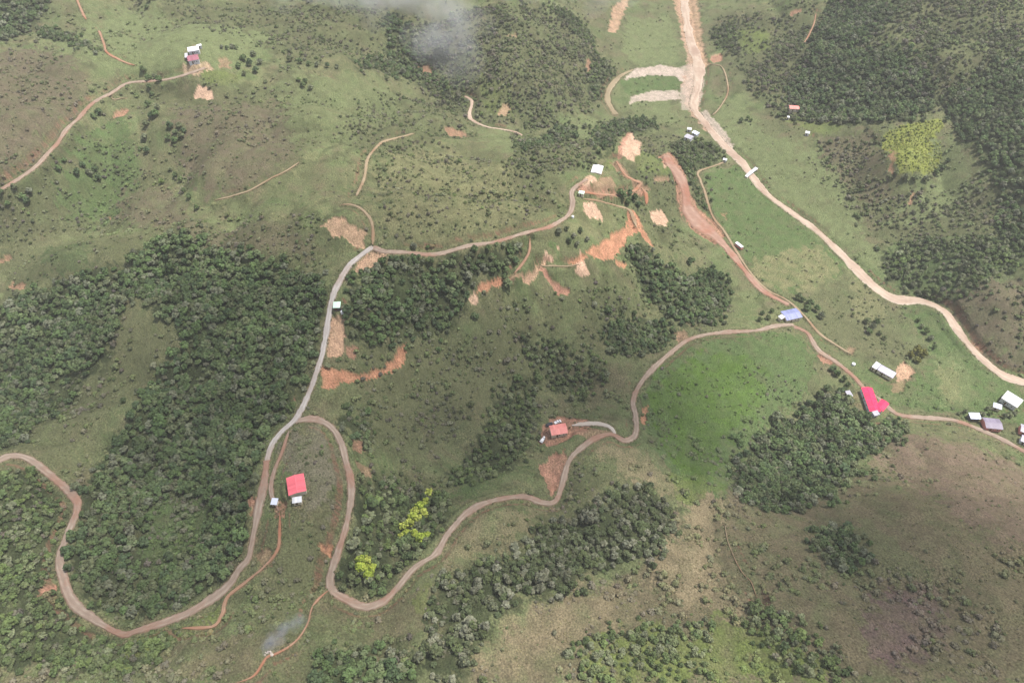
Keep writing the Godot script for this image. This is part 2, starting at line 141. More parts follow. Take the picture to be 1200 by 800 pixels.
	["pad", 0.95, 1, [-240.8,-478.3,-235.6,-481.3,-225.1,-476.1,-224.9,-469.7,-239.5,-471.6]],
	["rust", 0.8, 1, [-294.5,-449.9,-293.9,-458.2,-287.7,-464.4,-285.5,-451.9]],
	["soil", 0.7, 2, [-228,-506.9,-226.5,-518.1,-220.4,-512.1,-219.3,-502.5,-225.6,-499.5]],
	["pad", 0.6, 2, [-252.8,-495.8,-233.7,-505,-228.8,-497.4,-239.9,-489.2,-252.1,-490.4]],
	["sand", 0.7, 1, [-12.4,-522.3,-8.8,-537,-1.5,-535.5,-2.9,-521.7]],
	["rust", 0.6, 2, [-55.3,-490.3,-38.5,-493.8,-34,-475.8,-51.3,-479.5]],
	["rust", 0.6, 2, [-85.4,-591.9,-76.7,-598.9,-72.6,-585.1,-81.4,-580.4]],
	["rust", 0.6, 1, [71,-634.6,76.6,-640.7,75.2,-619.3,70.8,-616.4]],
	["soil", 0.6, 1, [-6.2,-614,4.7,-625.2,6.2,-614.3]],
	["rust", 0.85, 1, [202.3,-672.7,215,-676.8,213.4,-661.2,202.6,-657.2]],
	["rust", 0.7, 1, [286.6,-713.4,297.3,-712.9,296.5,-707.5,287.3,-707.9]],
	["sand", 0.95, 1.2, [243.3,-266.4,252.7,-272.5,254.3,-262.4,247.9,-256.8,239.1,-254.1]],
	["soil", 0.5, 2, [236.8,-254,247.6,-256.1,237.9,-243.2,233.1,-244.4]],
	["rust", 0.9, 1, [195.9,-278.9,205.6,-269.8,203.2,-266.5,194.6,-266.1]],
	["soil", 0.7, 1, [217.6,-284.1,223.1,-282.1,218.9,-275.6,216.1,-276.9]],
	["rust", 0.7, 1.5, [301.3,-289.9,304.5,-285.5,305.3,-278.9,301.1,-281.6]],
	["rust", 0.6, 1.5, [305.1,-482.9,301.3,-464.7,296.3,-441.3,293.3,-443.8]],
	["rust", 0.6, 1.5, [305.7,-426.3,309.3,-425.8,305.5,-414.8,303.7,-416.9]],
	["rust", 0.5, 2, [162.9,-417.6,167.6,-420.5,164.2,-410.3]],
	["rust", 0.6, 2, [-317.9,-305.5,-302.6,-302.3,-298.3,-294.7,-310.5,-297.6]],
	["rust", 0.5, 2, [-334.4,-327.4,-323.8,-327.3,-324.2,-324.4,-333.5,-324]],
	["rust", 0.7, 1.5, [-282.4,-368.7,-274.5,-366.5,-274.4,-363.1]],
	["rust", 0.8, 1.5, [119.9,-480.9,134.8,-492.4,138.7,-466.1,136.9,-431.8,142.1,-419,155.8,-408.8,161.9,-392.2,151.7,-381.6,136.9,-390.9,129.6,-410.8,126.8,-434.1]],
	["orange", 0.95, 1, [79.8,-375.9,87.4,-377.7,91.8,-368.7,85.4,-361,80.1,-365.9]],
	["soil", 0.85, 1, [-1,-288.1,6.6,-292.1,7.1,-289.3,0,-286]],
	["sand", 0.85, 1, [13.3,-299.8,20.6,-304.9,21.1,-301.4,15.3,-297.7]],
	["orange", 0.85, 1, [33.4,-307.1,44.7,-316.9,48.1,-316.3,38.9,-307.3]],
	["soil", 0.8, 1, [72.5,-426.4,78.8,-431.9,87.1,-420.4,96.7,-419.8,104.7,-416.1,94.6,-409.2,88.2,-415.5,80.2,-417.2]],
	["rust", 0.75, 1.5, [42.9,-371.3,57.1,-372.1,81.8,-394.1,96.6,-417.2,98.7,-410.6,80.8,-385.1,59.8,-367,44.8,-363.8]],
	["green", 0.7, 2, [20.7,-313.7,27.1,-314.8,31.3,-306.9,25.9,-302.7]],
	["straw", 0.5, 2, [246.1,-354.9,260.1,-323,248.4,-306.8,232.7,-313.4]],
]
const WOODS = [
	["dark forest left of the pale ridge road", 3.6, 1.5, 2.9, "dark", [-228,-318.9,-203.7,-315.4,-176.6,-300.8,-129,-277.4,-97.4,-262.1,-98.5,-239.5,-101.4,-216.8,-104.7,-191.2,-112.6,-177.9,-117.9,-165.2,-111.3,-136.4,-112.5,-118.9,-118.3,-105.4,-133.3,-96.8,-148.5,-90.3,-158.4,-92.6,-169.1,-96.9,-179.5,-105.5,-186.4,-115.3,-189.7,-131.8,-191.8,-142,-197.6,-162.7,-195.7,-183.5,-189.7,-201.5,-185.7,-225.9,-175.7,-241.5,-186.3,-251.2,-214.9,-271.8,-229.9,-290.8]],
	["dark wood beyond the grassy strip in the left hollow", 3.7, 1.5, 2.8, "dark", [-322.8,-280.5,-279.1,-291,-238,-301.7,-227.2,-281.6,-225,-264.7,-220,-235.3,-236.4,-221.7,-245.7,-199.5,-242.5,-176.5,-251.6,-168.9]],
	["low scrubby wood outside the loop road", 3.2, 1, 2.1, "mid", [-236.8,-150.1,-225.9,-158.9,-212.3,-151.6,-199.1,-140.1,-193.9,-120,-188.1,-104.5,-178.4,-92.7,-162.2,-84.3,-146,-79.3,-127.8,-82.4,-127.8,-73.5,-137,-65.6,-165.9,-68.5,-189.7,-69.9]],
	["dense wood just below the ridge crest road", 3.4, 1.4, 2.6, "dark", [-87,-252.7,-84.4,-266.7,-71,-277.6,-39.1,-287.9,-14.9,-295.8,6.6,-308.7,6.1,-300.8,0,-291.9,-17.3,-283.1,-25.5,-275.7,-27.8,-264.6,-34,-258,-47.7,-250.5,-60.3,-238.5,-72.4,-231.2,-82.5,-229.2,-85.3,-241]],
	["wood along the bottom of the central gully", 3.6, 1.2, 2.4, "mid", [-4.9,-231.8,12.4,-238.1,16.4,-219.6,11.6,-202.3,0,-176.3,-12.8,-166.6,-23.2,-161.9,-30.9,-168,-20.2,-185.8,-12.9,-202.8]],
	["straggling wood midway along the central gully", 3.8, 1.2, 2.2, "mid", [2.5,-260.6,25.4,-261.2,45.6,-250.1,58.3,-251.6,57.8,-240.9,45.1,-226.7,29.7,-231.6,10,-246.4]],
	["trees at the lower end of the central gully", 3.6, 1.2, 2.3, "dark", [58.4,-275,73.2,-291.1,91.2,-294.3,107.1,-289.5,93.4,-271.9,69.1,-256,55.5,-262]],
	["wood between the orange landslip and the valley", 3.5, 1.3, 2.5, "dark", [75.7,-342.9,89.9,-348.1,103.4,-339.6,120.3,-336.3,140,-354.9,152.3,-346.5,149.5,-322.6,133.1,-298.6,113,-291.9,99,-299.6,89.2,-314.8,81.2,-326.2]],
	["wood enclosed by the hairpin of the winding road", 3.6, 1.3, 2.5, "mid", [-71.2,-153.9,-66.8,-150.8,-59.3,-160.1,-48.1,-161.3,-37.2,-161.2,-28.7,-152.3,-29.2,-141.1,-34.8,-127.4,-43.8,-119,-51.2,-109.6,-58.7,-104.5,-68.1,-106.3,-71.8,-112.5,-69.9,-129]],
	["small wood on the slope inside the upper bend", 3.4, 1.2, 2.4, "dark", [-82.1,-187.7,-76,-197.5,-69.3,-193.4,-68.7,-178.2,-74,-170.5,-78.5,-172.1]],
	["long band of trees crossing the near hillside", 3.5, 1.3, 2.5, "grey", [-34.6,-97.6,-28.4,-106.3,-16.3,-113.2,0,-118.7,15.4,-132.4,28.7,-142.1,40.9,-148.3,47.1,-156.4,55.9,-159.8,70.1,-153.4,77.7,-143.1,71.3,-129.4,61.6,-119.4,49.7,-118.9,36.6,-113.5,17.3,-101.3,3.4,-97.1,-6.6,-89.3,-12.8,-78.6,-18.3,-65.8,-24,-60.6,-30.9,-67,-31,-83.5]],
	["dark wood at the near edge of the slope", 3.5, 1.3, 2.5, "dark", [-69.6,-72.4,-58.9,-79.3,-42.2,-76.7,-34.1,-67.2,-31.5,-59.2,-69.6,-58.6]],
	["round wood below the bright red roofed villa", 3.6, 1.5, 2.8, "dark", [117,-180.6,145.5,-211.1,172.7,-226.7,192.4,-244.9,200.8,-243.9,201.5,-227,205.7,-220.6,214.3,-217,226.5,-221.1,219.9,-205.5,206.5,-198.2,190.1,-191.3,172.5,-173.9,152.6,-157.7,133.2,-144.2,122.5,-145.5,112.2,-150.4,110.1,-161.4]],
	["isolated clump on the dry brown hillside", 3, 1.4, 2.5, "dark", [132.1,-126.3,142.3,-135.4,149.4,-135.4,148.7,-123.1,145.8,-113.1,140,-108.4,133.1,-107.3,127.5,-110.9]],
	["scrubby wood left of the lime green hollow", 3.4, 0.9, 1.9, "mid", [16.9,-71,28.7,-79.3,45.6,-85.2,62.3,-86.9,75.8,-86.3,73,-74.2,65.6,-61.1,53.5,-64.5,35.6,-62.1,20.8,-63.4]],
	["scrubby wood right of the lime green hollow", 3.2, 0.9, 2, "mid", [96.8,-93.2,102.4,-89.5,107.7,-80.9,113.8,-70.3,116,-59.5,101.8,-58.1,94.6,-66.4,88.4,-79.3,84.8,-87]],
	["far forest rising right of the river", 4.2, 1.6, 2.9, "dark", [327.5,-721.2,375.9,-674.9,356.4,-637.7,331.5,-624.7,313.4,-606.9,337.8,-600.5,350,-553.6,358.8,-532.2,342.1,-505.5,321.3,-498.3,286.7,-509.2,269,-533,254.3,-557.9,254.2,-587.4,279,-621.4,306.3,-679.9]],
	["dark forest on the far right slope behind the crop", 4.2, 1.6, 2.9, "dark", [363.8,-527.5,389.8,-533.8,430.3,-547.6,350.5,-343.9,342.6,-357.6,353.1,-399.2,355.5,-434.7,354.6,-479.4]],
	["wood on the slope right of the river bend", 4.2, 1.3, 2.4, "mid", [268.9,-369.5,289.4,-379.9,312.1,-370.9,352.8,-360.9,346.3,-331.9,319.2,-325.4,298.6,-314.7,289.6,-322.3,275.9,-336.8,267.9,-344.2]],
	["dark wood on the far left hilltop", 4.4, 1.6, 2.9, "dark", [-470.2,-629.3,-405.4,-625.3,-403.6,-600.3,-402.6,-574.6,-403,-553.6,-421.5,-533.9]],
	["narrow belt of trees above the far brown pasture", 4.2, 1.3, 2.4, "dark", [-395.3,-575.3,-374.1,-569.4,-319.1,-515,-319.1,-510.8,-359.3,-540.5,-383.8,-551.3]],
	["trees in the misty far ravine", 4.2, 1.4, 2.5, "dark", [-120.7,-635.4,-110.2,-661.5,-97.5,-622.6,-81.6,-608.9,-76.1,-591.2,-61.5,-577.5,-53.1,-561.9,-71.9,-562,-90.7,-567.9,-110.4,-556.6,-131.6,-532.5,-132.5,-552.3,-114.5,-586.8,-110.3,-605.9]],
	["trees on the far bank of the meander", 4.2, 1.3, 2.3, "mid", [81,-655.3,93.7,-639.6,102.1,-636.7,91.5,-611.6,84.3,-581.9,72.1,-575,72.8,-609.6]],
	["hedge of trees above the far stream meadow", 4, 1.2, 2.2, "dark", [1.9,-436.7,23.4,-495.5,40.2,-518.5,55.5,-525.4,52.5,-496.1,35.1,-487.4,9.3,-424.8]],
	["trees between the river and the rose debris channel", 3.8, 1.2, 2.2, "mid", [139,-507.3,156.9,-513.3,175.9,-520.8,182.2,-502.6,153.2,-471.1,150.6,-443.5,153.6,-420.1,143.1,-415.9,138.1,-440.6,134.5,-474.1]],
	["trees behind the white roofed shed", 4, 1.2, 2.2, "dark", [70,-521,96.1,-549.5,124.2,-555.9,129.1,-538.1,88.5,-507.3,72.5,-435,63.3,-431.9]],
	["trees on the spur beside the upper river", 4.5, 1.3, 2.4, "mid", [211.9,-727,231.1,-724.1,238,-694.3,227.6,-674.2,213.2,-685.1]],
	["trees lining the far ridge above the river meadow", 4.6, 1.2, 2.2, "mid", [32.5,-698.8,55.5,-704.9,78.9,-697.8,86,-673.1,76,-658.6,57.3,-671.2]],
]
const SCRUB = [
	[3.74, 0.83, 0.5, 2.17, [-95.6,-636.6,33.9,-690.8,84.7,-657.4,77.3,-558.3,29.1,-513.8,-28.5,-504.3,-75.1,-553.9], "on the bushy far knoll above the side stream"],
	[4.8, 0.66, 0.5, 1.69, [-121.9,-499.5,-75.1,-553.9,-27.3,-477.1,-61.7,-426.8,-95.1,-378.6,-124.7,-415.3], "above the far tan hedge path"],
	[4.67, 0.7, 0.4, 1.5, [-90.3,-382,-61.2,-421,-11.5,-390.2,22.8,-381.9,33.3,-354.4,0,-313.6,-39.4,-297.1,-72.8,-295], "on the grassy knoll behind the ridge road"],
	[4.4, 0.72, 0.4, 1.56, [-217.4,-337.7,-135.4,-314.3,-98.1,-309.3,-82.6,-297,-104.1,-276.5,-144.4,-281.4,-186.5,-298.5], "on the grey scrubby slope above the dark forest"],
	[7, 0.5, 0.4, 1, [-393.6,-504.1,-364.5,-523.9,-309.6,-466.2,-312.1,-416.5,-324.5,-378.5,-331.7,-369.8], "on the brown pasture left of the far earth road"],
	[7, 0.4, 0.4, 1.1, [-260.4,-485.2,-171.6,-494.5,-132,-481.9,-130.8,-364.6,-184.9,-347,-232.9,-380.6], "on the brown hill below the far farmhouse"],
	[4.2, 0.66, 0.5, 1.95, [-19.7,-272.4,20.5,-284,65.1,-308.9,75.8,-287.5,40.5,-249.5,10,-250.8,-19.4,-250.6], "on the slope below the cut terraces"],
	[4.32, 0.66, 0.4, 1.68, [-76.3,-227.9,-19.5,-254.6,10,-250.8,0,-223.4,-27.6,-202.2,-58.9,-171.7,-73.9,-174], "in the pasture above the central gully"],
	[3.75, 0.61, 0.5, 1.82, [-69,-165.8,-51.5,-175.3,-30.1,-169.2,-32.8,-151.9,-63.2,-149.2], "above the hairpin wood"],
	[4.8, 0.5, 0.4, 1.3, [31.3,-304.5,78.3,-322.6,90,-311.6,75.8,-287.5,41.5,-283.3], "on the slope right of the pale cut pads"],
	[4, 0.6, 0.4, 1.56, [-96.3,-123.8,-75.2,-127.4,-77,-105.1,-87.7,-91.2,-104.2,-81.9,-110.9,-90.9,-100.3,-104.1], "between the orange path and the winding road"],
	[6, 0.5, 0.4, 1.2, [-120.8,-76.2,-100.3,-90.5,-77.2,-97.6,-60.8,-86.2,-66.3,-63.1,-109.5,-63.6], "below the loop road bend"],
	[5, 0.45, 0.4, 1.1, [-56.4,-95.4,-28.1,-103.1,0,-141.5,40.1,-148.4,15,-124.4,-21.1,-103.1,-32.2,-77.3,-55.8,-78.7], "on the grassy shoulder inside the winding road"],
	[7, 0.35, 0.3, 0.9, [-12.2,-66.3,13.3,-90,64.1,-110.1,91,-105.4,91.9,-73.5,51.3,-81.9,18.8,-75.1], "on the tan meadow below the band of trees"],
	[7, 0.4, 0.3, 0.9, [122.8,-102.7,170.7,-100.8,150.3,-64.9,123.8,-58.9,108.1,-72.1], "around the rose coloured patch of the dry hillside"],
	[8, 0.3, 0.3, 0.8, [215.2,-198.2,275.1,-183.8,178.7,-71.5,160.3,-78.7,180.5,-125.3], "on the pinkish dry hillside below the valley road"],
	[3.75, 0.77, 0.6, 2.46, [254.6,-658.6,310.8,-696.4,328.8,-711.3,462,-633,411.9,-517,364.6,-512,321.8,-500.2,243.4,-543.7,219,-604.6], "in the far right scrub above the river"],
	[4.4, 0.72, 0.6, 2.03, [260.3,-503.1,307.3,-491.2,296.6,-425.7,353.3,-429.7,345,-340.6,288,-375.6,262.6,-409,254.4,-454.6], "around the lime green crop"],
	[4.8, 0.6, 0.5, 1.69, [307.5,-330.3,342.1,-333.3,320.2,-258.9,305.2,-272.7,296.7,-307.3], "on the brown slope right of the river bend"],
	[6, 0.5, 0.5, 1.3, [237.2,-346.2,259.1,-338.5,263.1,-299.4,258.5,-275.2,235,-273.4,227,-297], "in the rough valley meadow"],
	[5, 0.5, 0.4, 1.1, [147.6,-263.7,188,-268.7,184.5,-240.8,146.1,-213.8,125.5,-197], "at the right edge of the vivid green field"],
	[6, 0.35, 0.4, 1.1, [75.8,-248.9,105.6,-268.2,113.7,-228.5,83.3,-179.1,72,-203.8], "at the left edge of the vivid green field"],
	[5, 0.6, 0.5, 1.4, [-300.3,-411.4,-272.2,-437.5,-239.1,-346.4,-290.8,-350.8,-327.9,-350.4,-308.4,-377.7], "in the far green hollow"],
	[6, 0.6, 0.5, 1.4, [-334.3,-342.8,-284.8,-312.4,-260.4,-329.6,-228.1,-334.2,-232.7,-302.3,-279.6,-292.8,-321.2,-300.6], "at the foot of the far left hills"],
	[4.5, 0.7, 0.6, 1.6, [-179.9,-151,-142.5,-149.5,-128.9,-122.3,-155.7,-109.1], "in the green clearing of the left forest"],
	[4, 0.6, 0.5, 1.82, [-252.3,-208.4,-224.1,-226.5,-207.3,-242.9,-215.8,-254.7,-209.5,-206,-210.3,-178.2], "on the grassy strip between the left woods"],
	[4.12, 0.77, 0.5, 1.96, [0,-507.3,70.1,-488,56,-416,22.3,-364,0,-377.2], "below the far stream meadow"],
	[5, 0.7, 0.5, 1.4, [105.1,-531,149.4,-522.6,132.7,-472.7,97.1,-442.9], "above the rose debris channel"],
	[5, 0.6, 0.4, 1.2, [78.3,-419.3,137.5,-459.8,128,-398.8,115.9,-366,82.9,-373.4], "among the rust coloured tracks"],
	[4.5, 0.66, 0.5, 1.96, [222.6,-748.3,314.7,-718.8,278.7,-636.3,241.2,-599.3,211.2,-642.6], "on the hills right of the upper river"],
	[4.5, 0.55, 0.4, 1.68, [-239.7,-650.8,-106.1,-671.3,-114.5,-586.8,-179.1,-499.7], "on the far misty pastures"],
	[5, 0.7, 0.5, 1.3, [17,-166.8,43,-175.8,40.1,-148.4,20.2,-146.5], "beside the bare earth scar under the pink roofed house"],
	[5.6, 0.45, 0.5, 1.56, [-323,-632.2,-241.8,-662.7,-188.8,-542.8,-243.5,-550.6], "behind the far farmhouse pasture"],
	[5, 0.7, 0.5, 1.5, [-333.1,-377.7,-311.2,-394.3,-299.4,-432.1,-288.3,-401.8,-286.2,-352.1,-312.6,-337,-339.1,-335.6], "on the dark slope under the far earth road"],
	[4, 0.6, 0.4, 1.2, [-137,-82,-116,-96.6,-112.5,-88,-129.9,-80.4], "on the verge between the loop road and the orange path"],
	[4, 0.6, 0.4, 1.69, [-221.4,-136.6,-205.5,-140.8,-188.9,-104.4,-180.3,-90.4,-191.1,-81.3], "outside the far left bend of the loop road"],
	[5, 0.5, 0.4, 1.2, [-104.7,-176.8,-80.2,-170,-74.4,-134.9,-86.7,-128.1], "on the grassy shelf beside the salmon roofed house"],
]
const SINGLES = [
	["row of dark trees running downhill below the far farmhouse road", 2.4, "dark", [-283.9,-498,-279.1,-492,-274.4,-493.3,-269,-488.2,-275.2,-480.2,-269.7,-459.8,-258.5,-451,-260.9,-442.9,-263.8,-436.8,-263.6,-426.5,-259.3,-416,-276.8,-484.1,-257.6,-443.5]],
	["tight clump of dark trees in the far left pasture", 2.3, "dark", [-244.1,-431.6,-239.7,-426.9,-237.4,-431.6,-244.5,-423.1,-235.1,-424,-239.4,-420.7,-233.8,-427.7]],
	["lone dark tree beside the far earth road", 2.6, "dark", [-301.2,-448.7,-302.3,-442.4]],
	["round tree in the far green hollow", 2.2, "dark", [-304.2,-392.8,-305.5,-385.6,-296.7,-396.9,-292.6,-393.9,-288.6,-393.8,-291.2,-399.2,-297.1,-389]],
	["tree at the foot of the far brown pasture", 2.4, "dark", [-322.8,-361.7,-319.7,-359.7,-316.8,-364.5,-327.4,-354.1,-329.6,-357.2,-317.7,-358.5]],
	["tree of the grove right of the far farmhouse", 2.5, "dark", [-213.4,-507.3,-212.7,-519.9,-208.5,-530.9,-199.2,-516.3,-200,-504.8,-207.7,-499.3,-206.7,-513.8]],
	["tree of the short hedge behind the far farmhouse", 1.8, "dark", [-229.7,-525.9,-226.3,-527,-224,-531.6,-221.3,-532.9]],
	["dark tree at the top of the far pasture", 2.5, "dark", [-348.1,-643.1,-335,-630.8,-325.7,-628.9,-327,-622.2,-322.4,-632.6]],
	["tree of the clump left of the far diagonal path", 2, "mid", [-238.6,-399,-233.6,-393,-227.6,-386.6,-242.4,-388.7,-216.6,-366.4,-209.2,-356.6,-201.2,-345.9]],
	["tall dark tree between the valley track and the field", 2.6, "dark", [199.6,-323.9,203.3,-320.1,206.8,-315.7,199.9,-314.8,208.5,-309.4,197.4,-326.5]],
	["tree of the thicket in the rough valley meadow", 2.2, "mid", [239.8,-307.7,242,-302.3,244.7,-296.9,246,-306.6,246.6,-293,238,-298]],
	["tree of the hedge dividing the valley meadows", 2, "mid", [275.6,-309.2,275.6,-303.2,276.7,-298.6,277.2,-292.6,276.4,-285.1]],
	["round olive tree beside the ochre yard", 3, "olive", [256.9,-276.7,259.4,-272.1,265.3,-277.9,262.5,-280.2]],
	["garden tree among the white roofed houses", 1.8, "mid", [284.5,-232.1,283.8,-228,291.2,-226.2,294.8,-227,298.7,-228.5,268.9,-229,265,-227.5,278.1,-227.1]],
	["tree by the slate blue roofed house", 2, "mid", [166.5,-306.9,168.8,-301.3,173.5,-309.2,162.5,-299.2]],
	["tree on the slope below the valley road", 2.2, "dark", [200.5,-256,203.5,-252,199.3,-260.2,204.8,-248]],
	["tree beside the river bank", 2, "mid", [212.7,-696.3,205.9,-547.5,212.4,-550.2,214.7,-547]],
	["tree beside the lime green crop", 2.2, "mid", [297.3,-439.4,302.9,-435.5,310.1,-433.9,318.1,-433.6,331.1,-444,337.3,-448.7,341.2,-452.6]],
	["tree of the grove beside the rust track", 2.4, "dark", [76.8,-379.2,82.5,-388.1,86.6,-388.6,89.5,-385.1,80.9,-380.1,74.2,-379.9]],
	["tree around the pink roofed far house", 2, "mid", [244.3,-562.8,245.8,-553.2,259.6,-549.9,263.1,-541.6,253,-541.4,238.9,-549.2]],
	["tree at the edge of the far terrace", 2, "dark", [140.2,-484.4,148.7,-493.8,154.7,-501.5,145.4,-500.9]],
	["tree of the shelter belt along the far ridge", 2.3, "dark", [-178.8,-527.5,-169.6,-523.4,-162.6,-521.2,-155.8,-520.8,-147.8,-521.2,-141,-523.3]],
	["tree of the clump on the far ridge meadow", 2.2, "mid", [-165.6,-496.3,-160.8,-496.5,-155.7,-489.4,-162.1,-492.4]],
	["pale grey leaved tree near the terraces", 2, "grey", [28.8,-321,33.9,-325.4,38.2,-322.9,42.9,-329.2,47.2,-325.1,35.3,-318.7,40.3,-318.9]],
]
const BAMBOO = [
	[-40.5,-157.3,-41.6,-152.4,-43.6,-149,-45.7,-145.9,-43.3,-140.5,-47,-137.6,-50,-136.6,-48.2,-132.5,-44.1,-132,-40.8,-128.4,-38.3,-129.9,-50.2,-130.6,-46.3,-141.8,-41.5,-144.7],
	[-64.6,-116.2,-62.3,-117.3,-63,-113.7,-60.2,-113.3,-65,-113.4,-61.3,-110.8],
]
const ROOFS = [
	["farmhouse", "farmhouse with a maroon roof on the far hillside", -243.8, -502.0, 0.381, 8.1, 9, 2.8, 0.32, "maroon", "white", "gable"],
	["barn", "white roofed barn behind the maroon farmhouse", -245.8, -511.7, 0.337, 8.5, 5.5, 3.0, 0.16, "white", "white", "shed"],
	["lean_to", "lavender grey lean-to left of the maroon farmhouse", -249.4, -504.1, 0.278, 2.2, 6, 2.4, 0.1, "grey", "white", "shed"],
	["hut", "small white hut behind the far farmhouse", -243.8, -519.0, 0.536, 3.7, 2.6, 2.2, 0.1, "white", "white", "shed"],
	["roadside_shed", "mint green roofed shed beside the pale gravel road", -91.7, -244.8, 0.053, 3.8, 4, 2.4, 0.12, "mint", "dark", "shed"],
	["house", "house with a large salmon red roof above the loop road", -93.3, -142.8, -1.242, 9.0, 7.6, 2.8, 0.16, "salmon", "cream", "gable"],
	["annex", "white flat roofed annex beside the salmon roofed house", -91.7, -135.8, 0.178, 4.0, 2.8, 2.3, 0.06, "white", "cream", "shed"],
	["hut", "small pale blue hut beside the orange path", -102.1, -136.3, -0.071, 2.8, 3.0, 2.2, 0.1, "paleblue", "cream", "shed"],
	["shed", "big white roofed shed at the end of the ridge road", 59.8, -401.1, 1.311, 9.5, 7.5, 3.2, 0.14, "white", "cream", "gable"],
	["kiosk", "tiny mint white kiosk below the ridge road end", 45.5, -362.3, -0.219, 3.7, 2.6, 2.2, 0.1, "mint", "cream", "shed"],
	["house", "pink roofed house on a bare earth pad", 24.7, -197.8, 0.191, 9.0, 6.4, 2.7, 0.24, "pink", "cream", "gable"],
	["house", "slate blue roofed house beside the valley road", 185.2, -305.1, 0.268, 11.7, 8.5, 3.0, 0.2, "slate", "cream", "gable"],
	["porch", "small white porch left of the slate blue roofed house", 177.6, -302.0, 0.588, 3.6, 3.0, 2.4, 0.1, "white", "cream", "shed"],
	["stable", "long lavender grey stable in the valley meadow", 233.6, -259.6, -0.757, 9.9, 5.6, 2.8, 0.18, "lavender", "cream", "gable"],
	["store", "white end store of the long grey stable", 228.7, -264.4, -0.808, 3.2, 5.6, 2.6, 0.1, "white", "cream", "shed"],
	["villa", "long villa with a bright crimson pink roof beside the valley road", 213.7, -235.3, -1.611, 17.5, 6.6, 3.0, 0.22, "crimson", "white", "gable"],
	["pavilion", "small crimson roofed pavilion attached right of the villa", 218.9, -231.1, 0.759, 8.1, 5, 2.6, 0.2, "crimson", "white", "gable"],
	["outhouse", "little grey outhouse at the near end of the villa", 211.8, -223.9, 0.305, 3.7, 3, 2.3, 0.1, "grey", "white", "shed"],
	["hut", "small grey hut on the wooded side of the villa", 202.2, -239.8, -1.409, 4.4, 3, 2.3, 0.1, "grey", "cream", "shed"],
	["hall", "large white roofed hall in the green valley meadow", 302.1, -238.8, -0.867, 9.6, 8.5, 3.4, 0.2, "white", "white", "gable"],
	["shelter", "small pale shelter left of the white hall", 290.5, -233.4, -0.425, 4.6, 3.6, 2.4, 0.1, "paleblue", "cream", "shed"],
	["house", "house with a dull violet grey roof beside the valley road", 279.2, -218.9, -0.127, 9.5, 7.5, 2.8, 0.22, "violet", "rosewall", "gable"],
	["garage", "pale grey roofed garage left of the violet roofed house", 271.9, -224.7, -0.032, 6.3, 4.2, 2.5, 0.1, "paleblue", "dark", "shed"],
	["house", "grey roofed house with a rose wall at the valley edge", 296.8, -215.1, -0.480, 5.6, 6, 2.8, 0.2, "grey", "rosewall", "gable"],
	["shack", "lavender roofed shack nearest the end of the valley road", 292.3, -207.1, -0.604, 5.1, 5, 2.5, 0.15, "lavender", "white", "gable"],
	["cottage", "pink roofed cottage among trees right of the river", 254.1, -557.0, -0.140, 8.6, 6, 2.6, 0.2, "pink", "cream", "gable"],
	["hut", "white hut in the meadow below the pink roofed cottage", 253.6, -514.2, -0.365, 3.6, 3, 2.4, 0.1, "white", "white", "shed"],
	["hut", "tiny pale hut among the trees below the pink cottage", 245.9, -543.9, -0.234, 2.2, 2.4, 2.2, 0.1, "white", "white", "shed"],
	["hut", "small white hut on the river bank above the footbridge", 180.9, -491.6, -0.397, 3.4, 2.6, 2.2, 0.1, "white", "white", "shed"],
	["cottage", "grey roofed cottage in the riverside hamlet", 154.3, -519.6, -0.672, 6.9, 6, 2.5, 0.2, "grey", "white", "gable"],
	["cottage", "pale roofed cottage nearest the river in the hamlet", 162.1, -528.7, -0.822, 5.7, 4.5, 2.4, 0.2, "paleblue", "white", "gable"],
	["shack", "small white shack at the top of the hamlet", 157.5, -534.6, -0.182, 3.9, 3, 2.3, 0.1, "white", "white", "shed"],
]
const VEHICLES = [
	["white pickup parked behind the pink roofed house", 25.4, -210.3, 0.448, "white", "pickup"],
	["dark car parked at the corner of the bare earth pad", 20.6, -207.9, 0.499, "darkcar", "car"],
	["white car parked at the lower tip of the bare earth pad", 16.6, -194.7, 0.940, "white", "car"],
]
const BRIDGE = [194.5,-469,204.6,-479.4]
const BUS = [166.4,-381.9,169.6,-377]
const MIST = [-145.9,-660.2,-117.4,-625.3,-199.7,-651.7,-45.9,-579,0,-673.5,33.8,-687.6,-62.4,-604.5,-66.1,-593.1,-56.3,-612.9,-97.5,-656.8,-84.1,-641.1,-106,-665.6,-131,-669.9,-171.3,-647.5,-182.5,-654.5,82.8,-750.3,68.4,-746.8,97.9,-764.8]
const SMOKE = [-89.4,-76,-89.3,-79.5,-87.5,-81.5,-85.5,-84.4,-83.1,-86.9]
const TANKS = [215.8,-266.8,-88.9,-241.9,38.9,-342.9]
const CLEARINGS = [[-169.9,-141.6,-158.1,-151.8,-137.5,-143.7,-130.1,-129.2,-139.2,-117.2,-153.2,-111.6,-164.7,-120],[-258.9,-230.8,-232.1,-235.2,-223.7,-245.4,-214.8,-242.8,-218.1,-226,-233.9,-214.8,-243.6,-203.2],[-171.3,-225.1,-162.5,-229.1,-157.5,-214.8,-164.1,-203.8],[-133.9,-98.1,-125.2,-110.5,-118.3,-105.4,-128.6,-94.9],[-68,-266.8,-57.1,-273.7,-54.7,-265.5,-64.4,-257.6]]
const CLOUDS = [[83,-236,150],[211,-290,120],[365,-296,90],[361,-157,110],[429,-182,80]]

const EYE := Vector3(0, 280, 0)
const ROWS := 640
const COLS := 800
const ROW_A := 0.7
const ROW_B := 0.001055
const GREEN_GAIN := 1.0       # seen colour of the ground to its base reflectance

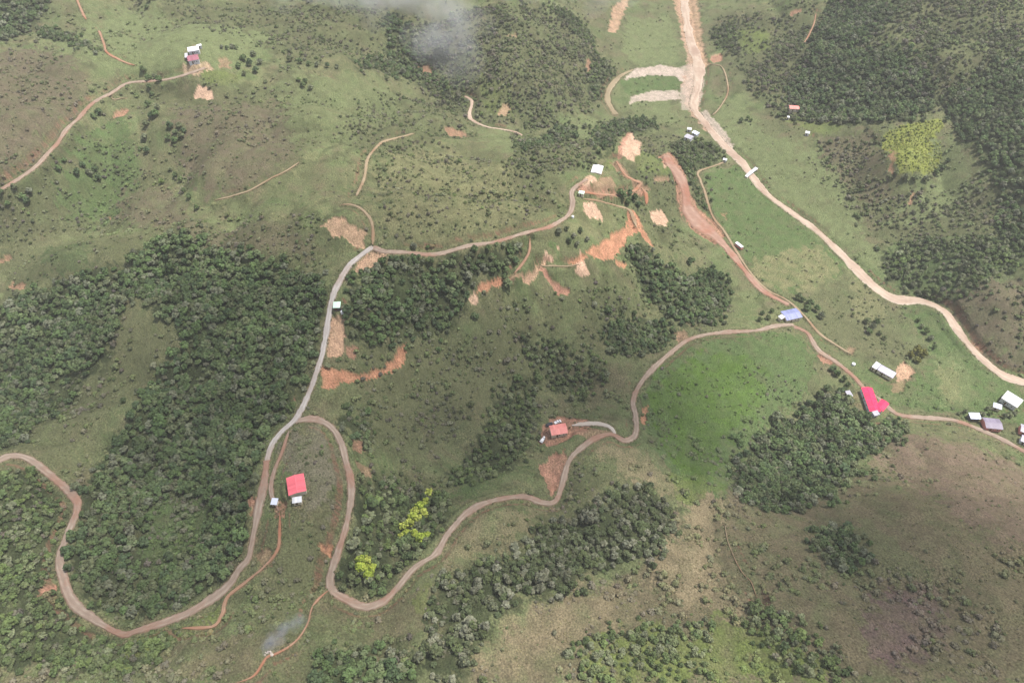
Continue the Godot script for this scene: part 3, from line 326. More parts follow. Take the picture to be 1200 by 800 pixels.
var hgt := PackedFloat32Array()
var tint := PackedColorArray()
var bare := PackedByteArray()
var road_d := PackedFloat32Array()
var road_h := PackedFloat32Array()
var base_grid := PackedFloat32Array()
const BX := 166
const BZ := 106
var rng := RandomNumberGenerator.new()
var noise := FastNoiseLite.new()
var noise_fine := FastNoiseLite.new()
var used := {}
var mats := {}

# ------------------------------------------------------------------ small helpers
func numbered(called: String) -> String:
	var k: int = used.get(called, 0)
	used[called] = k + 1
	return called if k == 0 else "%s_%03d" % [called, k]

func tag(o: Node, label: String, category := "", group := "", kind := "") -> void:
	o.set_meta("label", label)
	if category: o.set_meta("category", category)
	if group: o.set_meta("group", group)
	if kind: o.set_meta("kind", kind)

func thing(called: String, at: Vector3, turn := 0.0) -> Node3D:
	var o := Node3D.new()
	o.name = numbered(called)
	add_child(o)
	o.position = at
	o.rotation.y = turn
	return o

func part(called: String, m: Mesh, material: Material, parent: Node, at := Vector3.ZERO) -> MeshInstance3D:
	var o := MeshInstance3D.new()
	o.name = called if parent != self else numbered(called)
	o.mesh = m
	o.material_override = material
	o.position = at
	parent.add_child(o, true)
	return o

func lin(c: Color, k := 1.0) -> Color:
	var l := c.srgb_to_linear()
	return Color(l.r * k, l.g * k, l.b * k)

func smooth(a: float, b: float, x: float) -> float:
	var t := clampf((x - a) / (b - a), 0.0, 1.0)
	return t * t * (3.0 - 2.0 * t)

func surface(called: String, c: Color, rough := 0.9, vertex := false) -> StandardMaterial3D:
	if mats.has(called): return mats[called]
	var m := StandardMaterial3D.new()
	m.albedo_color = c
	m.roughness = rough
	m.metallic_specular = 0.3
	m.vertex_color_use_as_albedo = vertex
	m.cull_mode = BaseMaterial3D.CULL_DISABLED
	mats[called] = m
	return m

func noise_texture(seed_: int, freq: float, lo: float, hi: float, octaves := 5, size := 1024) -> NoiseTexture2D:
	var n := FastNoiseLite.new()
	n.seed = seed_
	n.noise_type = FastNoiseLite.TYPE_SIMPLEX_SMOOTH
	n.frequency = freq
	n.fractal_octaves = octaves
	n.fractal_gain = 0.6
	var t := NoiseTexture2D.new()
	t.width = size
	t.height = size
	t.seamless = true
	t.noise = n
	var g := Gradient.new()
	g.set_color(0, Color(lo, lo, lo))
	g.set_color(1, Color(hi, hi, hi))
	t.color_ramp = g
	return t

# ------------------------------------------------------------------ relief
func hash2(ix: float, iz: float) -> float:
	var v := sin(ix * 12.9898 + iz * 78.233) * 43758.5453
	return v - floor(v)

func vnoise(x: float, z: float) -> float:
	var ix := floorf(x)
	var iz := floorf(z)
	var fx := x - ix
	var fz := z - iz
	fx = fx * fx * (3.0 - 2.0 * fx)
	fz = fz * fz * (3.0 - 2.0 * fz)
	var a := hash2(ix, iz)
	var b := hash2(ix + 1.0, iz)
	var c := hash2(ix, iz + 1.0)
	var d := hash2(ix + 1.0, iz + 1.0)
	return a + (b - a) * fx + (c - a) * fz + (a - b - c + d) * fx * fz

func make_base() -> void:
	# a thin plate through the spot heights, tabulated every ten metres
	var n := SPOTS.size() / 3
	var px := PackedFloat64Array()
	var pz := PackedFloat64Array()
	var a: Array[PackedFloat64Array] = []
	for i in n:
		px.append(SPOTS[i * 3] / 100.0)
		pz.append(SPOTS[i * 3 + 1] / 100.0)
	for i in n + 3:
		var row := PackedFloat64Array()
		row.resize(n + 4)
		a.append(row)
	for i in n:
		for j in n:
			var r2 := (px[i] - px[j]) * (px[i] - px[j]) + (pz[i] - pz[j]) * (pz[i] - pz[j])
			a[i][j] = 0.5 * r2 * log(maxf(r2, 1e-9)) + (0.02 if i == j else 0.0)
		a[i][n] = 1.0
		a[i][n + 1] = px[i]
		a[i][n + 2] = pz[i]
		a[n][i] = 1.0
		a[n + 1][i] = px[i]
		a[n + 2][i] = pz[i]
		a[i][n + 3] = SPOTS[i * 3 + 2]
	var m := n + 3
	for k in m:
		var best := k
		for i in range(k + 1, m):
			if absf(a[i][k]) > absf(a[best][k]): best = i
		var swap := a[k]
		a[k] = a[best]
		a[best] = swap
		var rk := a[k]
		for i in range(k + 1, m):
			var ri := a[i]
			var q := ri[k] / rk[k]
			if q != 0.0:
				for j in range(k, m + 1): ri[j] -= q * rk[j]
			a[i] = ri
	var w := PackedFloat64Array()
	w.resize(m)
	for k in range(m - 1, -1, -1):
		var s := a[k][m]
		for j in range(k + 1, m): s -= a[k][j] * w[j]
		w[k] = s / a[k][k]
	base_grid.resize(BX * BZ)
	for j in BZ:
		for i in BX:
			var x := (-825.0 + i * 10.0) / 100.0
			var z := (25.0 - j * 10.0) / 100.0
			var s := w[n] + w[n + 1] * x + w[n + 2] * z
			for k in n:
				var dx := x - px[k]
				var dz := z - pz[k]
				var r2 := dx * dx + dz * dz
				if r2 > 1e-9: s += w[k] * 0.5 * r2 * log(r2)
			base_grid[j * BX + i] = s

func cubic(a: float, b: float, c: float, d: float, t: float) -> float:
	return b + 0.5 * t * (c - a + t * (2.0 * a - 5.0 * b + 4.0 * c - d + t * (3.0 * (b - c) + d - a)))

func base_height(x: float, z: float) -> float:
	var fx := clampf((x + 825.0) / 10.0, 1.0, BX - 3.001)
	var fz := clampf((25.0 - z) / 10.0, 1.0, BZ - 3.001)
	var i := int(fx)
	var j := int(fz)
	var t := fx - i
	var v := PackedFloat32Array([0, 0, 0, 0])
	for k in 4:
		var o := (j - 1 + k) * BX + i
		v[k] = cubic(base_grid[o - 1], base_grid[o], base_grid[o + 1], base_grid[o + 2], t)
	return cubic(v[0], v[1], v[2], v[3], fz - j)

func raw_height(x: float, z: float) -> float:
	var b := base_height(x, z)
	var k := 0.12 + 0.88 * smooth(-62.0, -42.0, b)
	var wx := x + 16.0 * vnoise(x / 38.0, z / 38.0)
	var wz := z + 16.0 * vnoise(x / 38.0 + 40.0, z / 38.0 + 7.0)
	var g := absf(2.0 * vnoise(wx / 62.0, wz / 62.0) - 1.0) * 11.0 - 4.6
	g += absf(2.0 * vnoise(wx / 27.0 + 9.0, wz / 27.0) - 1.0) * 4.4 - 1.8
	g += (absf(2.0 * vnoise(wx / 105.0 + 3.0, wz / 105.0 + 50.0) - 1.0) * 15.0 - 6.0) * smooth(320.0, 430.0, -z)
	g += (vnoise(x / 9.0, z / 9.0 + 31.0) - 0.5) * 0.9
	return b + k * g

func row_z(v: float) -> float: return -(20.0 + ROW_A * v + ROW_B * v * v)
func z_row(z: float) -> float: return (-ROW_A + sqrt(maxf(ROW_A * ROW_A + 4.0 * ROW_B * (-z - 20.0), 0.0001))) / (2.0 * ROW_B)
func half(z: float) -> float: return 185.0 - 0.57 * z

func ground(x: float, z: float) -> float:
	var v := clampf(z_row(z), 0.0, ROWS - 1.001)
	var j := int(v)
	var out := 0.0
	for k in 2:
		var u := clampf((x / half(row_z(j + k)) + 1.0) * 0.5 * (COLS - 1), 0.0, COLS - 1.001)
		var i := int(u)
		var o := (j + k) * COLS + i
		var h := lerpf(hgt[o], hgt[o + 1], u - i)
		out += h * ((v - j) if k else 1.0 - (v - j))
	return out

func spot_at(x: float, z: float) -> int:
	var j := clampi(roundi(z_row(z)), 0, ROWS - 1)
	var i := clampi(roundi((x / half(row_z(j)) + 1.0) * 0.5 * (COLS - 1)), 0, COLS - 1)
	return j * COLS + i

# visits the grid points round a spot
func level(x: float, z: float, flat: float, h: float, reach: float) -> void:
	var j0 := maxi(0, floori(z_row(z + reach)))
	var j1 := mini(ROWS - 1, ceili(z_row(z - reach)))
	for j in range(j0, j1 + 1):
		var zz := row_z(j)
		var hf := half(zz)
		var i0 := maxi(0, floori(((x - reach) / hf + 1.0) * 0.5 * (COLS - 1)))
		var i1 := mini(COLS - 1, ceili(((x + reach) / hf + 1.0) * 0.5 * (COLS - 1)))
		for i in range(i0, i1 + 1):
			var xx := (i * 2.0 / (COLS - 1) - 1.0) * hf
			var d := sqrt((xx - x) * (xx - x) + (zz - z) * (zz - z)) - flat
			var o := j * COLS + i
			if d < road_d[o]:
				road_d[o] = d
				road_h[o] = h

# a smooth line through ground-plan points, one sample each STEP metres: x, height, z; width in .w
func run_line(flat_pts: Array, stride: int, width: float, step: float, even: int, falls: bool) -> Array[Vector4]:
	var p: Array[Vector3] = []
	for k in range(0, flat_pts.size(), stride):
		p.append(Vector3(flat_pts[k], flat_pts[k + 1], flat_pts[k + 2] if stride == 3 else width))
	var out: Array[Vector4] = []
	for k in p.size() - 1:
		var a := p[maxi(k - 1, 0)]
		var b := p[k]
		var c := p[k + 1]
		var d := p[mini(k + 2, p.size() - 1)]
		var cnt := maxi(1, int(Vector2(b.x - c.x, b.y - c.y).length() / step))
		for s in cnt:
			var t := float(s) / cnt
			out.append(Vector4(cubic(a.x, b.x, c.x, d.x, t), 0, cubic(a.y, b.y, c.y, d.y, t), lerpf(b.z, c.z, t)))
	var e := p[p.size() - 1]
	out.append(Vector4(e.x, 0, e.y, e.z))
	var raw := PackedFloat32Array()
	for q in out: raw.append(raw_height(q.x, q.z))
	for k in out.size():
		var s := 0.0
		var c := 0
		for t in range(maxi(0, k - even), mini(out.size(), k + even + 1)):
			s += raw[t]
			c += 1
		out[k].y = s / c
	return out

const SEEN := {
	"dry": Color8(126, 117, 94), "drypink": Color8(136, 118, 104), "tan": Color8(158, 144, 116), "rose": Color8(124, 102, 102), "olive": Color8(114, 117, 86),
	"lime": Color8(120, 133, 78), "green": Color8(102, 121, 78), "vivid": Color8(98, 124, 62), "pasture": Color8(126, 136, 96), "straw": Color8(142, 140, 104),
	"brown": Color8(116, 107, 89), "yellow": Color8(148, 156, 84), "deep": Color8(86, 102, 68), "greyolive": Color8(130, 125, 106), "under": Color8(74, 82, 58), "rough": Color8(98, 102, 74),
	"bed": Color8(184, 154, 134), "gravel": Color8(196, 180, 168), "sand": Color8(196, 162, 136), "pad": Color8(212, 178, 154), "rust": Color8(182, 138, 118), "orange": Color8(196, 144, 116), "soil": Color8(166, 137, 114),
}
const SOILS := ["bed", "gravel", "sand", "pad", "rust", "orange", "soil"]

func make_ground() -> void:
	var n := ROWS * COLS
	hgt.resize(n)
	tint.resize(n)
	bare.resize(n)
	road_d.resize(n)
	road_d.fill(1e6)
	road_h.resize(n)
	for j in ROWS:
		var z := row_z(j)
		var hf := half(z)
		for i in COLS:
			hgt[j * COLS + i] = raw_height((i * 2.0 / (COLS - 1) - 1.0) * hf, z)

func settle_ground() -> void:
	# the cut and fill beside everything that was levelled
	for j in ROWS:
		var cell := ROW_A + 2.0 * ROW_B * j
		for i in COLS:
			var o := j * COLS + i
			var d := road_d[o] - cell * 0.9
			if d < 5.0:
				hgt[o] = lerpf(road_h[o] - 0.3, hgt[o], smooth(0.0, 4.0, d))

func paint_ground() -> void:
	var olive := lin(SEEN.olive)
	var grass := lin(SEEN.pasture)
	var dry := lin(SEEN.dry)
	var green := lin(SEEN.green)
	var rust := lin(SEEN.rust)
	var rough := lin(SEEN.rough)
	var soil_tone := lin(SEEN.soil, 0.85)
	var straw := lin(SEEN.straw, 1.05)
	var cut_tone := lin(SEEN.rust, 0.7)
	for j in ROWS:
		var z := row_z(j)
		var hf := half(z)
		for i in COLS:
			var o := j * COLS + i
			var x := (i * 2.0 / (COLS - 1) - 1.0) * hf
			var a := noise.get_noise_2d(x, z)
			var b := noise.get_noise_2d(x * 3.7 + 500.0, z * 3.7) + noise_fine.get_noise_2d(x * 1.4, z * 1.4) * 0.35
			var c := olive.lerp(grass, clampf(0.45 + a * 1.1, 0.0, 1.0))
			c = c.lerp(dry, clampf(b * 1.3 - 0.05, 0.0, 0.8))
			c = c.lerp(rough, clampf(noise.get_noise_2d(x * 6.0 + 40.0, z * 6.0 - 200.0) * 2.2 + a * 0.6 - 0.15, 0.0, 0.85))
			c = c.lerp(green, clampf(-b * 1.2 - 0.2 + a * 0.3, 0.0, 0.6))
			var rise := hgt[o] / 1.9 + noise.get_noise_2d(x * 1.6, z * 1.6 + 77.0) * 2.2
			if rise - floorf(rise) < 0.24 and noise.get_noise_2d(x * 1.3 - 300.0, z * 1.3) > -0.12 and hgt[o] > -58.0: c = c.lerp(straw, 0.42)
			tint[o] = c
	var plots: Array = PATCHES.duplicate()
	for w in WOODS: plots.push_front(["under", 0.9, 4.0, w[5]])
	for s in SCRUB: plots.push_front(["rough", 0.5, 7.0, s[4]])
	for p in plots:
		var poly := PackedVector2Array()
		var lo := Vector2(1e6, 1e6)
		var hi := -lo
		var pts: Array = p[3]
		for k in range(0, pts.size(), 2):
			var q := Vector2(pts[k], pts[k + 1])
			poly.append(q)
			lo = lo.min(q)
			hi = hi.max(q)
		var wob: float = p[2]
		var soil: bool = p[0] in SOILS
		var warp := 1.5 if soil else 2.4
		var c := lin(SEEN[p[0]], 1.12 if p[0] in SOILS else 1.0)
		var f := 1.3 + 0.9 / maxf(wob, 1.0)
		for j in range(maxi(0, floori(z_row(hi.y + wob * 2.0))), mini(ROWS - 1, ceili(z_row(lo.y - wob * 2.0))) + 1):
			var z := row_z(j)
			var hf := half(z)
			for i in range(maxi(0, floori(((lo.x - wob * 2.0) / hf + 1.0) * 0.5 * (COLS - 1))), mini(COLS - 1, ceili(((hi.x + wob * 2.0) / hf + 1.0) * 0.5 * (COLS - 1))) + 1):
				var x := (i * 2.0 / (COLS - 1) - 1.0) * hf
				var nx := noise_fine.get_noise_2d(x * f, z * f)
				var nz := noise_fine.get_noise_2d(x * f + 300.0, z * f + 80.0)
				var jit := wob * (0.25 if soil else 0.9)
				var q := Vector2(x + nx * wob * warp + rng.randf_range(-0.5, 0.5) * jit, z + nz * wob * warp + rng.randf_range(-0.5, 0.5) * jit)
				if Geometry2D.is_point_in_polygon(q, poly):
					var o := j * COLS + i
					var g := noise_fine.get_noise_2d(x * 2.2 + 90.0, z * 2.2)
					var k := 1.0 + g * (0.3 if soil else 0.22)
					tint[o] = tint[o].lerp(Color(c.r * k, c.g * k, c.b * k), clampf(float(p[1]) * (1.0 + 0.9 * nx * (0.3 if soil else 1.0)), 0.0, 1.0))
					if soil:
						if bare[o] == 0 and road_d[o] > 0.5 and p[0] != "gravel" and p[0] != "bed": hgt[o] -= (0.5 if p[0] == "pad" else 0.9) + g * 0.9 + maxf(0.0, nx) * 0.8
						bare[o] = 1
					elif p[0] == "yellow" and float(p[1]) > 0.9: bare[o] = 2
	for o in ROWS * COLS:
		var d := road_d[o]
		if d < 6.0:
			var k := noise_fine.get_noise_1d(o * 0.37) * 0.5
			if d < 1.2: bare[o] = 1
			var w := clampf((0.7 + k * 2.0 - maxf(d, 0.0)) / 1.6, 0.0, 0.75)
			tint[o] = tint[o].lerp(soil_tone, w * 0.6)
			if d < 4.0 and hgt[o] - road_h[o] > 0.45: tint[o] = tint[o].lerp(cut_tone, clampf(0.45 + k * 1.6, 0.0, 0.8))
	for o in ROWS * COLS:
		var k := GREEN_GAIN * (0.9 + 0.2 * rng.randf())
		var c := tint[o]
		tint[o] = Color(c.r * k, c.g * k, c.b * k)

func ground_material() -> StandardMaterial3D:
	var m := StandardMaterial3D.new()
	m.vertex_color_use_as_albedo = true
	m.roughness = 0.95
	m.metallic_specular = 0.15
	m.albedo_texture = noise_texture(11, 0.02, 0.4, 1.0)
	m.uv1_scale = Vector3(0.045, 0.045, 0.045)
	m.uv1_triplanar = true
	m.uv1_world_triplanar = true
	m.heightmap_enabled = false
	return m

func sheet(rows: int, cols: int, verts: PackedVector3Array, colors: PackedColorArray) -> ArrayMesh:
	var normals := PackedVector3Array()
	normals.resize(rows * cols)
	var index := PackedInt32Array()
	index.resize((rows - 1) * (cols - 1) * 6)
	var q := 0
	for j in rows:
		for i in cols:
			var o := j * cols + i
			var dx := verts[o + (1 if i < cols - 1 else 0)] - verts[o - (1 if i > 0 else 0)]
			var dz := verts[o + (cols if j < rows - 1 else 0)] - verts[o - (cols if j > 0 else 0)]
			var nn := dx.cross(dz).normalized()
			normals[o] = nn if nn.y >= 0.0 else -nn
			if i < cols - 1 and j < rows - 1:
				index[q] = o
				index[q + 1] = o + cols
				index[q + 2] = o + 1
				index[q + 3] = o + 1
				index[q + 4] = o + cols
				index[q + 5] = o + cols + 1
				q += 6
	var arr := []
	arr.resize(Mesh.ARRAY_MAX)
	arr[Mesh.ARRAY_VERTEX] = verts
	arr[Mesh.ARRAY_NORMAL] = normals
	arr[Mesh.ARRAY_COLOR] = colors
	arr[Mesh.ARRAY_INDEX] = index
	var mesh := ArrayMesh.new()
	mesh.add_surface_from_arrays(Mesh.PRIMITIVE_TRIANGLES, arr)
	return mesh

func build_terrain() -> void:
	var verts := PackedVector3Array()
	verts.resize(ROWS * COLS)
	for j in ROWS:
		var z := row_z(j)
		var hf := half(z)
		for i in COLS:
			verts[j * COLS + i] = Vector3((i * 2.0 / (COLS - 1) - 1.0) * hf, hgt[j * COLS + i], z)
	var gm := ground_material()
	var o := part("terrain", sheet(ROWS, COLS, verts, tint), gm, self)
	tag(o, "green and brown upland pasture hills falling to a river valley", "", "", "structure")
	# the hills go on beyond what the survey covers, to the horizon
	var fv := PackedVector3Array()
	var fc := PackedColorArray()
	var c := lin(SEEN.olive, GREEN_GAIN * 0.85)
	var rings: Array[float] = [0.0, 60.0, 160.0, 320.0, 600.0, 1100.0, 2000.0, 3500.0, 6000.0]
	var round := 160
	for r in rings.size():
		for i in round + 1:
			var a := float(i % round) / round * 4.0
			var u := a - floorf(a)
			var p := Vector2.ZERO      # a point on the edge of the surveyed ground
			var z0 := row_z(0.0)
			var z1 := row_z(ROWS - 1.0)
			if a < 1.0: p = Vector2(lerpf(-half(z0), half(z0), u), z0)
			elif a < 2.0: p = Vector2(lerpf(half(z0), half(z1), u), lerpf(z0, z1, u))
			elif a < 3.0: p = Vector2(lerpf(half(z1), -half(z1), u), z1)
			else: p = Vector2(lerpf(-half(z1), -half(z0), u), lerpf(z1, z0, u))
			var mid := Vector2(0, (z0 + z1) * 0.5)
			var away := (p - mid).normalized()
			var inner := p - away * 8.0
			var q: Vector2 = inner + away * float(rings[r])
			var h := ground(inner.x, inner.y) - 2.5
			var far := 30.0 + 70.0 * noise.get_noise_2d(q.x * 0.12, q.y * 0.12)
			fv.append(Vector3(q.x, lerpf(h, far, smooth(30.0, 700.0, rings[r])), q.y))
			fc.append(c)
	var hills := part("hills", sheet(rings.size(), round + 1, fv, fc), gm, self)
	tag(hills, "green hills going on beyond the valley", "", "", "structure")

# ------------------------------------------------------------------ roads, paths and water
const ROAD_GAIN := 0.62
const LAID := {
	"earth": [Color8(172, 152, 138), Color8(202, 186, 172), Color8(144, 118, 98), Color8(172, 130, 112)],
	"pale": [Color8(198, 190, 186), Color8(226, 220, 218), Color8(164, 146, 132), Color8(186, 166, 154)],
	"tan": [Color8(176, 156, 130), Color8(196, 178, 152), Color8(136, 128, 98), Color8(166, 134, 108)],
	"orange": [Color8(182, 144, 120), Color8(202, 168, 146), Color8(146, 116, 92), Color8(182, 122, 96)],
	"white": [Color8(216, 210, 206), Color8(236, 232, 230), Color8(196, 176, 160), Color8(206, 190, 178)],
	"water": [Color8(168, 144, 126), Color8(186, 166, 148), Color8(192, 176, 160), Color8(150, 122, 104)],
	"brook": [Color8(140, 124, 96), Color8(150, 134, 104), Color8(160, 142, 112), Color8(126, 110, 80)],
	"debris": [Color8(182, 148, 132), Color8(204, 172, 156), Color8(158, 122, 104), Color8(178, 124, 104)],
}

func ribbon(called: String, label: String, line: Array[Vector4], style: String, lift: float, m: Material) -> void:
	var across := 9
	var verts := PackedVector3Array()
	var cols := PackedColorArray()
	var laid: Array = LAID[style]
	var body := lin(laid[0], ROAD_GAIN)
	var worn := lin(laid[1], ROAD_GAIN)
	var edge := lin(laid[2], ROAD_GAIN)
	var wet := style in ["water", "brook"]
	var stain := lin(laid[3], ROAD_GAIN)
	var path := called == "path"
	for k in line.size():
		var q := line[k]
		var d := line[mini(k + 1, line.size() - 1)] - line[maxi(k - 1, 0)]
		var side := Vector2(-d.z, d.x).normalized()
		var ends := minf(1.0, 0.2 + minf(k, line.size() - 1 - k) * 0.18) if path else 1.0
		var wide := q.w * 0.5 * ends * (1.0 + 0.5 * noise_fine.get_noise_2d(q.x * 0.6 + 40.0, q.z * 0.6))
		for i in across:
			var s := i / (across - 1.0) * 2.0 - 1.0
			var jit := noise_fine.get_noise_2d(k * 5.0 + (900.0 if s > 0.0 else 0.0), float(lift) * 50.0 + line[0].x) * 0.5 + rng.randf_range(-0.22, 0.22)
			var off := s * (wide + jit * s * s * minf(1.0, wide * 0.55))
			var x := q.x + side.x * off
			var z := q.z + side.y * off
			var y := q.y + lift + (0.0 if wet else 0.05 * (1.0 - s * s) - 0.05 * maxf(0.0, 1.0 - absf(absf(s) - 0.45) * 6.0))
			if absf(s) > 0.99: y -= 0.45
			verts.append(Vector3(x, y, z))
			var n := noise_fine.get_noise_2d(x * 3.0, z * 3.0)
			var n2 := noise.get_noise_2d(x * 2.5 + 70.0, z * 2.5) + rng.randf_range(-0.12, 0.12)
			var c := body
			if not wet: c = c.lerp(worn, clampf((0.9 - absf(absf(s) - 0.45) * 4.0) * 0.7 + n * 1.1, 0.0, 1.0))
			else: c = c.lerp(worn, clampf(0.5 + noise_fine.get_noise_2d(k * 0.9, s * 26.0) * 1.6, 0.0, 1.0))
			c = c.lerp(stain, clampf(n2 * 1.8, 0.0, 0.8))
			c = c.lerp(edge, clampf(smooth(0.6, 1.0, absf(s)) * 0.8 + n * 0.5 - 0.1, 0.0, 0.85))
			var g := rng.randf_range(0.9, 1.08)
			cols.append(Color(c.r * g, c.g * g, c.b * g))
	var o := part(called, sheet(line.size(), across, verts, cols), m, self)
	tag(o, label, "", "", "structure")

# ------------------------------------------------------------------ plants
func leaf_tri(v: PackedVector3Array, nn: PackedVector3Array, cc: PackedColorArray, a: Vector3, b: Vector3, c: Vector3, shade: Color) -> void:
	var n := (c - a).cross(b - a).normalized()
	for p in [a, b, c]:
		v.append(p)
		nn.append(n)
		cc.append(shade)

func mesh_of(v: PackedVector3Array, nn: PackedVector3Array, cc: PackedColorArray) -> ArrayMesh:
	var arr := []
	arr.resize(Mesh.ARRAY_MAX)
	arr[Mesh.ARRAY_VERTEX] = v
	arr[Mesh.ARRAY_NORMAL] = nn
	arr[Mesh.ARRAY_COLOR] = cc
	var m := ArrayMesh.new()
	m.add_surface_from_arrays(Mesh.PRIMITIVE_TRIANGLES, arr)
	return m

# a crown of leaf sprays round several boughs; radius 1, from y 0.35 to about 2
func crown_mesh(seed_: int, boughs: int, sprays: int, size: float, spread: float, tall: float) -> ArrayMesh:
	var r := RandomNumberGenerator.new()
	r.seed = seed_
	var v := PackedVector3Array()
	var nn := PackedVector3Array()
	var cc := PackedColorArray()
	for b in boughs:
		var ang := b * 2.399 + r.randf() * 0.7
		var out := spread * sqrt((b + 0.4) / boughs)
		var mid := Vector3(cos(ang) * out, tall * (0.62 + 0.45 * (1.0 - out / spread * out / spread) + r.randf_range(-0.16, 0.16)), sin(ang) * out)
		var rad := r.randf_range(0.26, 0.46)
		var tone := r.randf_range(0.78, 1.2)
		for s in sprays:
			var d := Vector3(r.randfn(), r.randfn() * 0.9 + 0.35, r.randfn()).normalized()
			var at := mid + d * rad * r.randf_range(0.72, 1.08)
			var t1 := d.cross(Vector3(r.randfn(), r.randfn(), r.randfn())).normalized()
			var t2 := d.cross(t1).normalized()
			var l := size * r.randf_range(0.7, 1.35)
			var w := l * r.randf_range(0.5, 0.85)
			var tip := at + t1 * l + d * l * r.randf_range(-0.35, 0.5)
			var k := tone * r.randf_range(0.78, 1.24)
			var col := Color(k * r.randf_range(0.92, 1.08), k, k * r.randf_range(0.85, 1.1))
			leaf_tri(v, nn, cc, at - t1 * l * 0.5, at + t2 * w, tip, col)
			leaf_tri(v, nn, cc, at - t1 * l * 0.5, tip, at - t2 * w + d * l * 0.2, col)
	return mesh_of(v, nn, cc)

func trunk_mesh() -> ArrayMesh:
	var v := PackedVector3Array()
	var nn := PackedVector3Array()
	var cc := PackedColorArray()
	var rings := [[-0.4, 0.13], [0.0, 0.1], [0.5, 0.075], [1.0, 0.06], [1.6, 0.02]]
	for k in rings.size() - 1:
		for i in 6:
			var a := i * TAU / 6.0
			var b := (i + 1) * TAU / 6.0
			var p := Vector3(cos(a) * rings[k][1], rings[k][0], sin(a) * rings[k][1])
			var q := Vector3(cos(b) * rings[k][1], rings[k][0], sin(b) * rings[k][1])
			var p2 := Vector3(cos(a) * rings[k + 1][1], rings[k + 1][0], sin(a) * rings[k + 1][1])
			var q2 := Vector3(cos(b) * rings[k + 1][1], rings[k + 1][0], sin(b) * rings[k + 1][1])
			leaf_tri(v, nn, cc, p, p2, q, Color.WHITE)
			leaf_tri(v, nn, cc, q, p2, q2, Color.WHITE)
	for limb in 4:
		var a := limb * 1.7
		var d := Vector3(cos(a), 0.9, sin(a)).normalized()
		var s := Vector3(-sin(a), 0, cos(a))
		var at := Vector3(0, 0.55 + limb * 0.12, 0)
		var u := d.cross(s)
		var e := at + d * 0.75
		leaf_tri(v, nn, cc, at + s * 0.045, at - s * 0.045, e, Color.WHITE)
		leaf_tri(v, nn, cc, at - s * 0.045, at + u * 0.05, e, Color.WHITE)
		leaf_tri(v, nn, cc, at + u * 0.05, at + s * 0.045, e, Color.WHITE)
	return mesh_of(v, nn, cc)

func tuft_mesh(seed_: int) -> ArrayMesh:
	var r := RandomNumberGenerator.new()
	r.seed = seed_
	var v := PackedVector3Array()
	var nn := PackedVector3Array()
	var cc := PackedColorArray()
	for b in 9:
		var a := r.randf() * TAU
		var o := Vector3(cos(a), 0, sin(a)) * r.randf_range(0.0, 0.35)
		var s := Vector3(-sin(a), 0, cos(a)) * r.randf_range(0.16, 0.28)
		var tip := o + Vector3(cos(a), 0, sin(a)) * r.randf_range(0.2, 0.7) + Vector3.UP * r.randf_range(0.3, 0.8)
		var k := r.randf_range(0.8, 1.2)
		leaf_tri(v, nn, cc, o - s, o + s, tip, Color(k, k, k * 0.95))
	return mesh_of(v, nn, cc)

const LEAVES := {   # base reflectance of the leaves of each mixture
	"dark": [Color(0.075, 0.106, 0.046), Color(0.088, 0.121, 0.052), Color(0.112, 0.141, 0.069), Color(0.062, 0.092, 0.044), Color(0.118, 0.134, 0.080), Color(0.083, 0.125, 0.049), Color(0.105, 0.121, 0.064), Color(0.140, 0.152, 0.104), Color(0.075, 0.106, 0.046), Color(0.088, 0.121, 0.052), Color(0.062, 0.092, 0.044), Color(0.083, 0.125, 0.049)],
	"mid": [Color(0.078, 0.109, 0.043), Color(0.096, 0.129, 0.052), Color(0.115, 0.138, 0.067), Color(0.067, 0.095, 0.041), Color(0.111, 0.150, 0.054), Color(0.128, 0.141, 0.086), Color(0.086, 0.113, 0.048), Color(0.147, 0.166, 0.093)],
	"grey": [Color(0.084, 0.100, 0.052), Color(0.106, 0.116, 0.072), Color(0.166, 0.170, 0.122), Color(0.070, 0.088, 0.042), Color(0.090, 0.112, 0.050), Color(0.066, 0.086, 0.040), Color(0.130, 0.136, 0.094)],
	"dry": [Color(0.130, 0.112, 0.092), Color(0.108, 0.098, 0.080), Color(0.150, 0.132, 0.112), Color(0.096, 0.084, 0.078)],
	"olive": [Color(0.11, 0.115, 0.035), Color(0.13, 0.13, 0.04)],
	"bamboo": [Color(0.30, 0.36, 0.06), Color(0.26, 0.33, 0.05), Color(0.34, 0.38, 0.08)],
}
var crowns: Array[ArrayMesh] = []
var bushes: Array[ArrayMesh] = []
var trunk: ArrayMesh
var leaf_mats := {}

func leaf_material(c: Color) -> StandardMaterial3D:
	if leaf_mats.has(c): return leaf_mats[c]
	var m := StandardMaterial3D.new()
	m.albedo_color = c.linear_to_srgb()
	m.vertex_color_use_as_albedo = true
	m.roughness = 0.75
	m.metallic_specular = 0.25
	m.cull_mode = BaseMaterial3D.CULL_DISABLED
	leaf_mats[c] = m
	return m

# plants waiting to be set: position, radius, height factor, turn, shape, leaf colour, which wood, kind
class Plant:
	var at: Vector3
	var r: float
	var tall: float
	var turn: float
	var shape: int
	var leaf: Color
	var wood: int
	var seen: float

func apparent(p: Vector3, r: float) -> float:
	var d := p - EYE
	var fwd := d.dot(Vector3(0, -sin(deg_to_rad(50.0)), -cos(deg_to_rad(50.0))))
	var up := d.dot(Vector3(0, cos(deg_to_rad(50.0)), -sin(deg_to_rad(50.0))))
	var t := tan(deg_to_rad(26.5))
	if fwd < 1.0 or absf(up / fwd) > t * 0.985 or absf(d.x / fwd) > t * 1.485: return 0.0
	return r / fwd

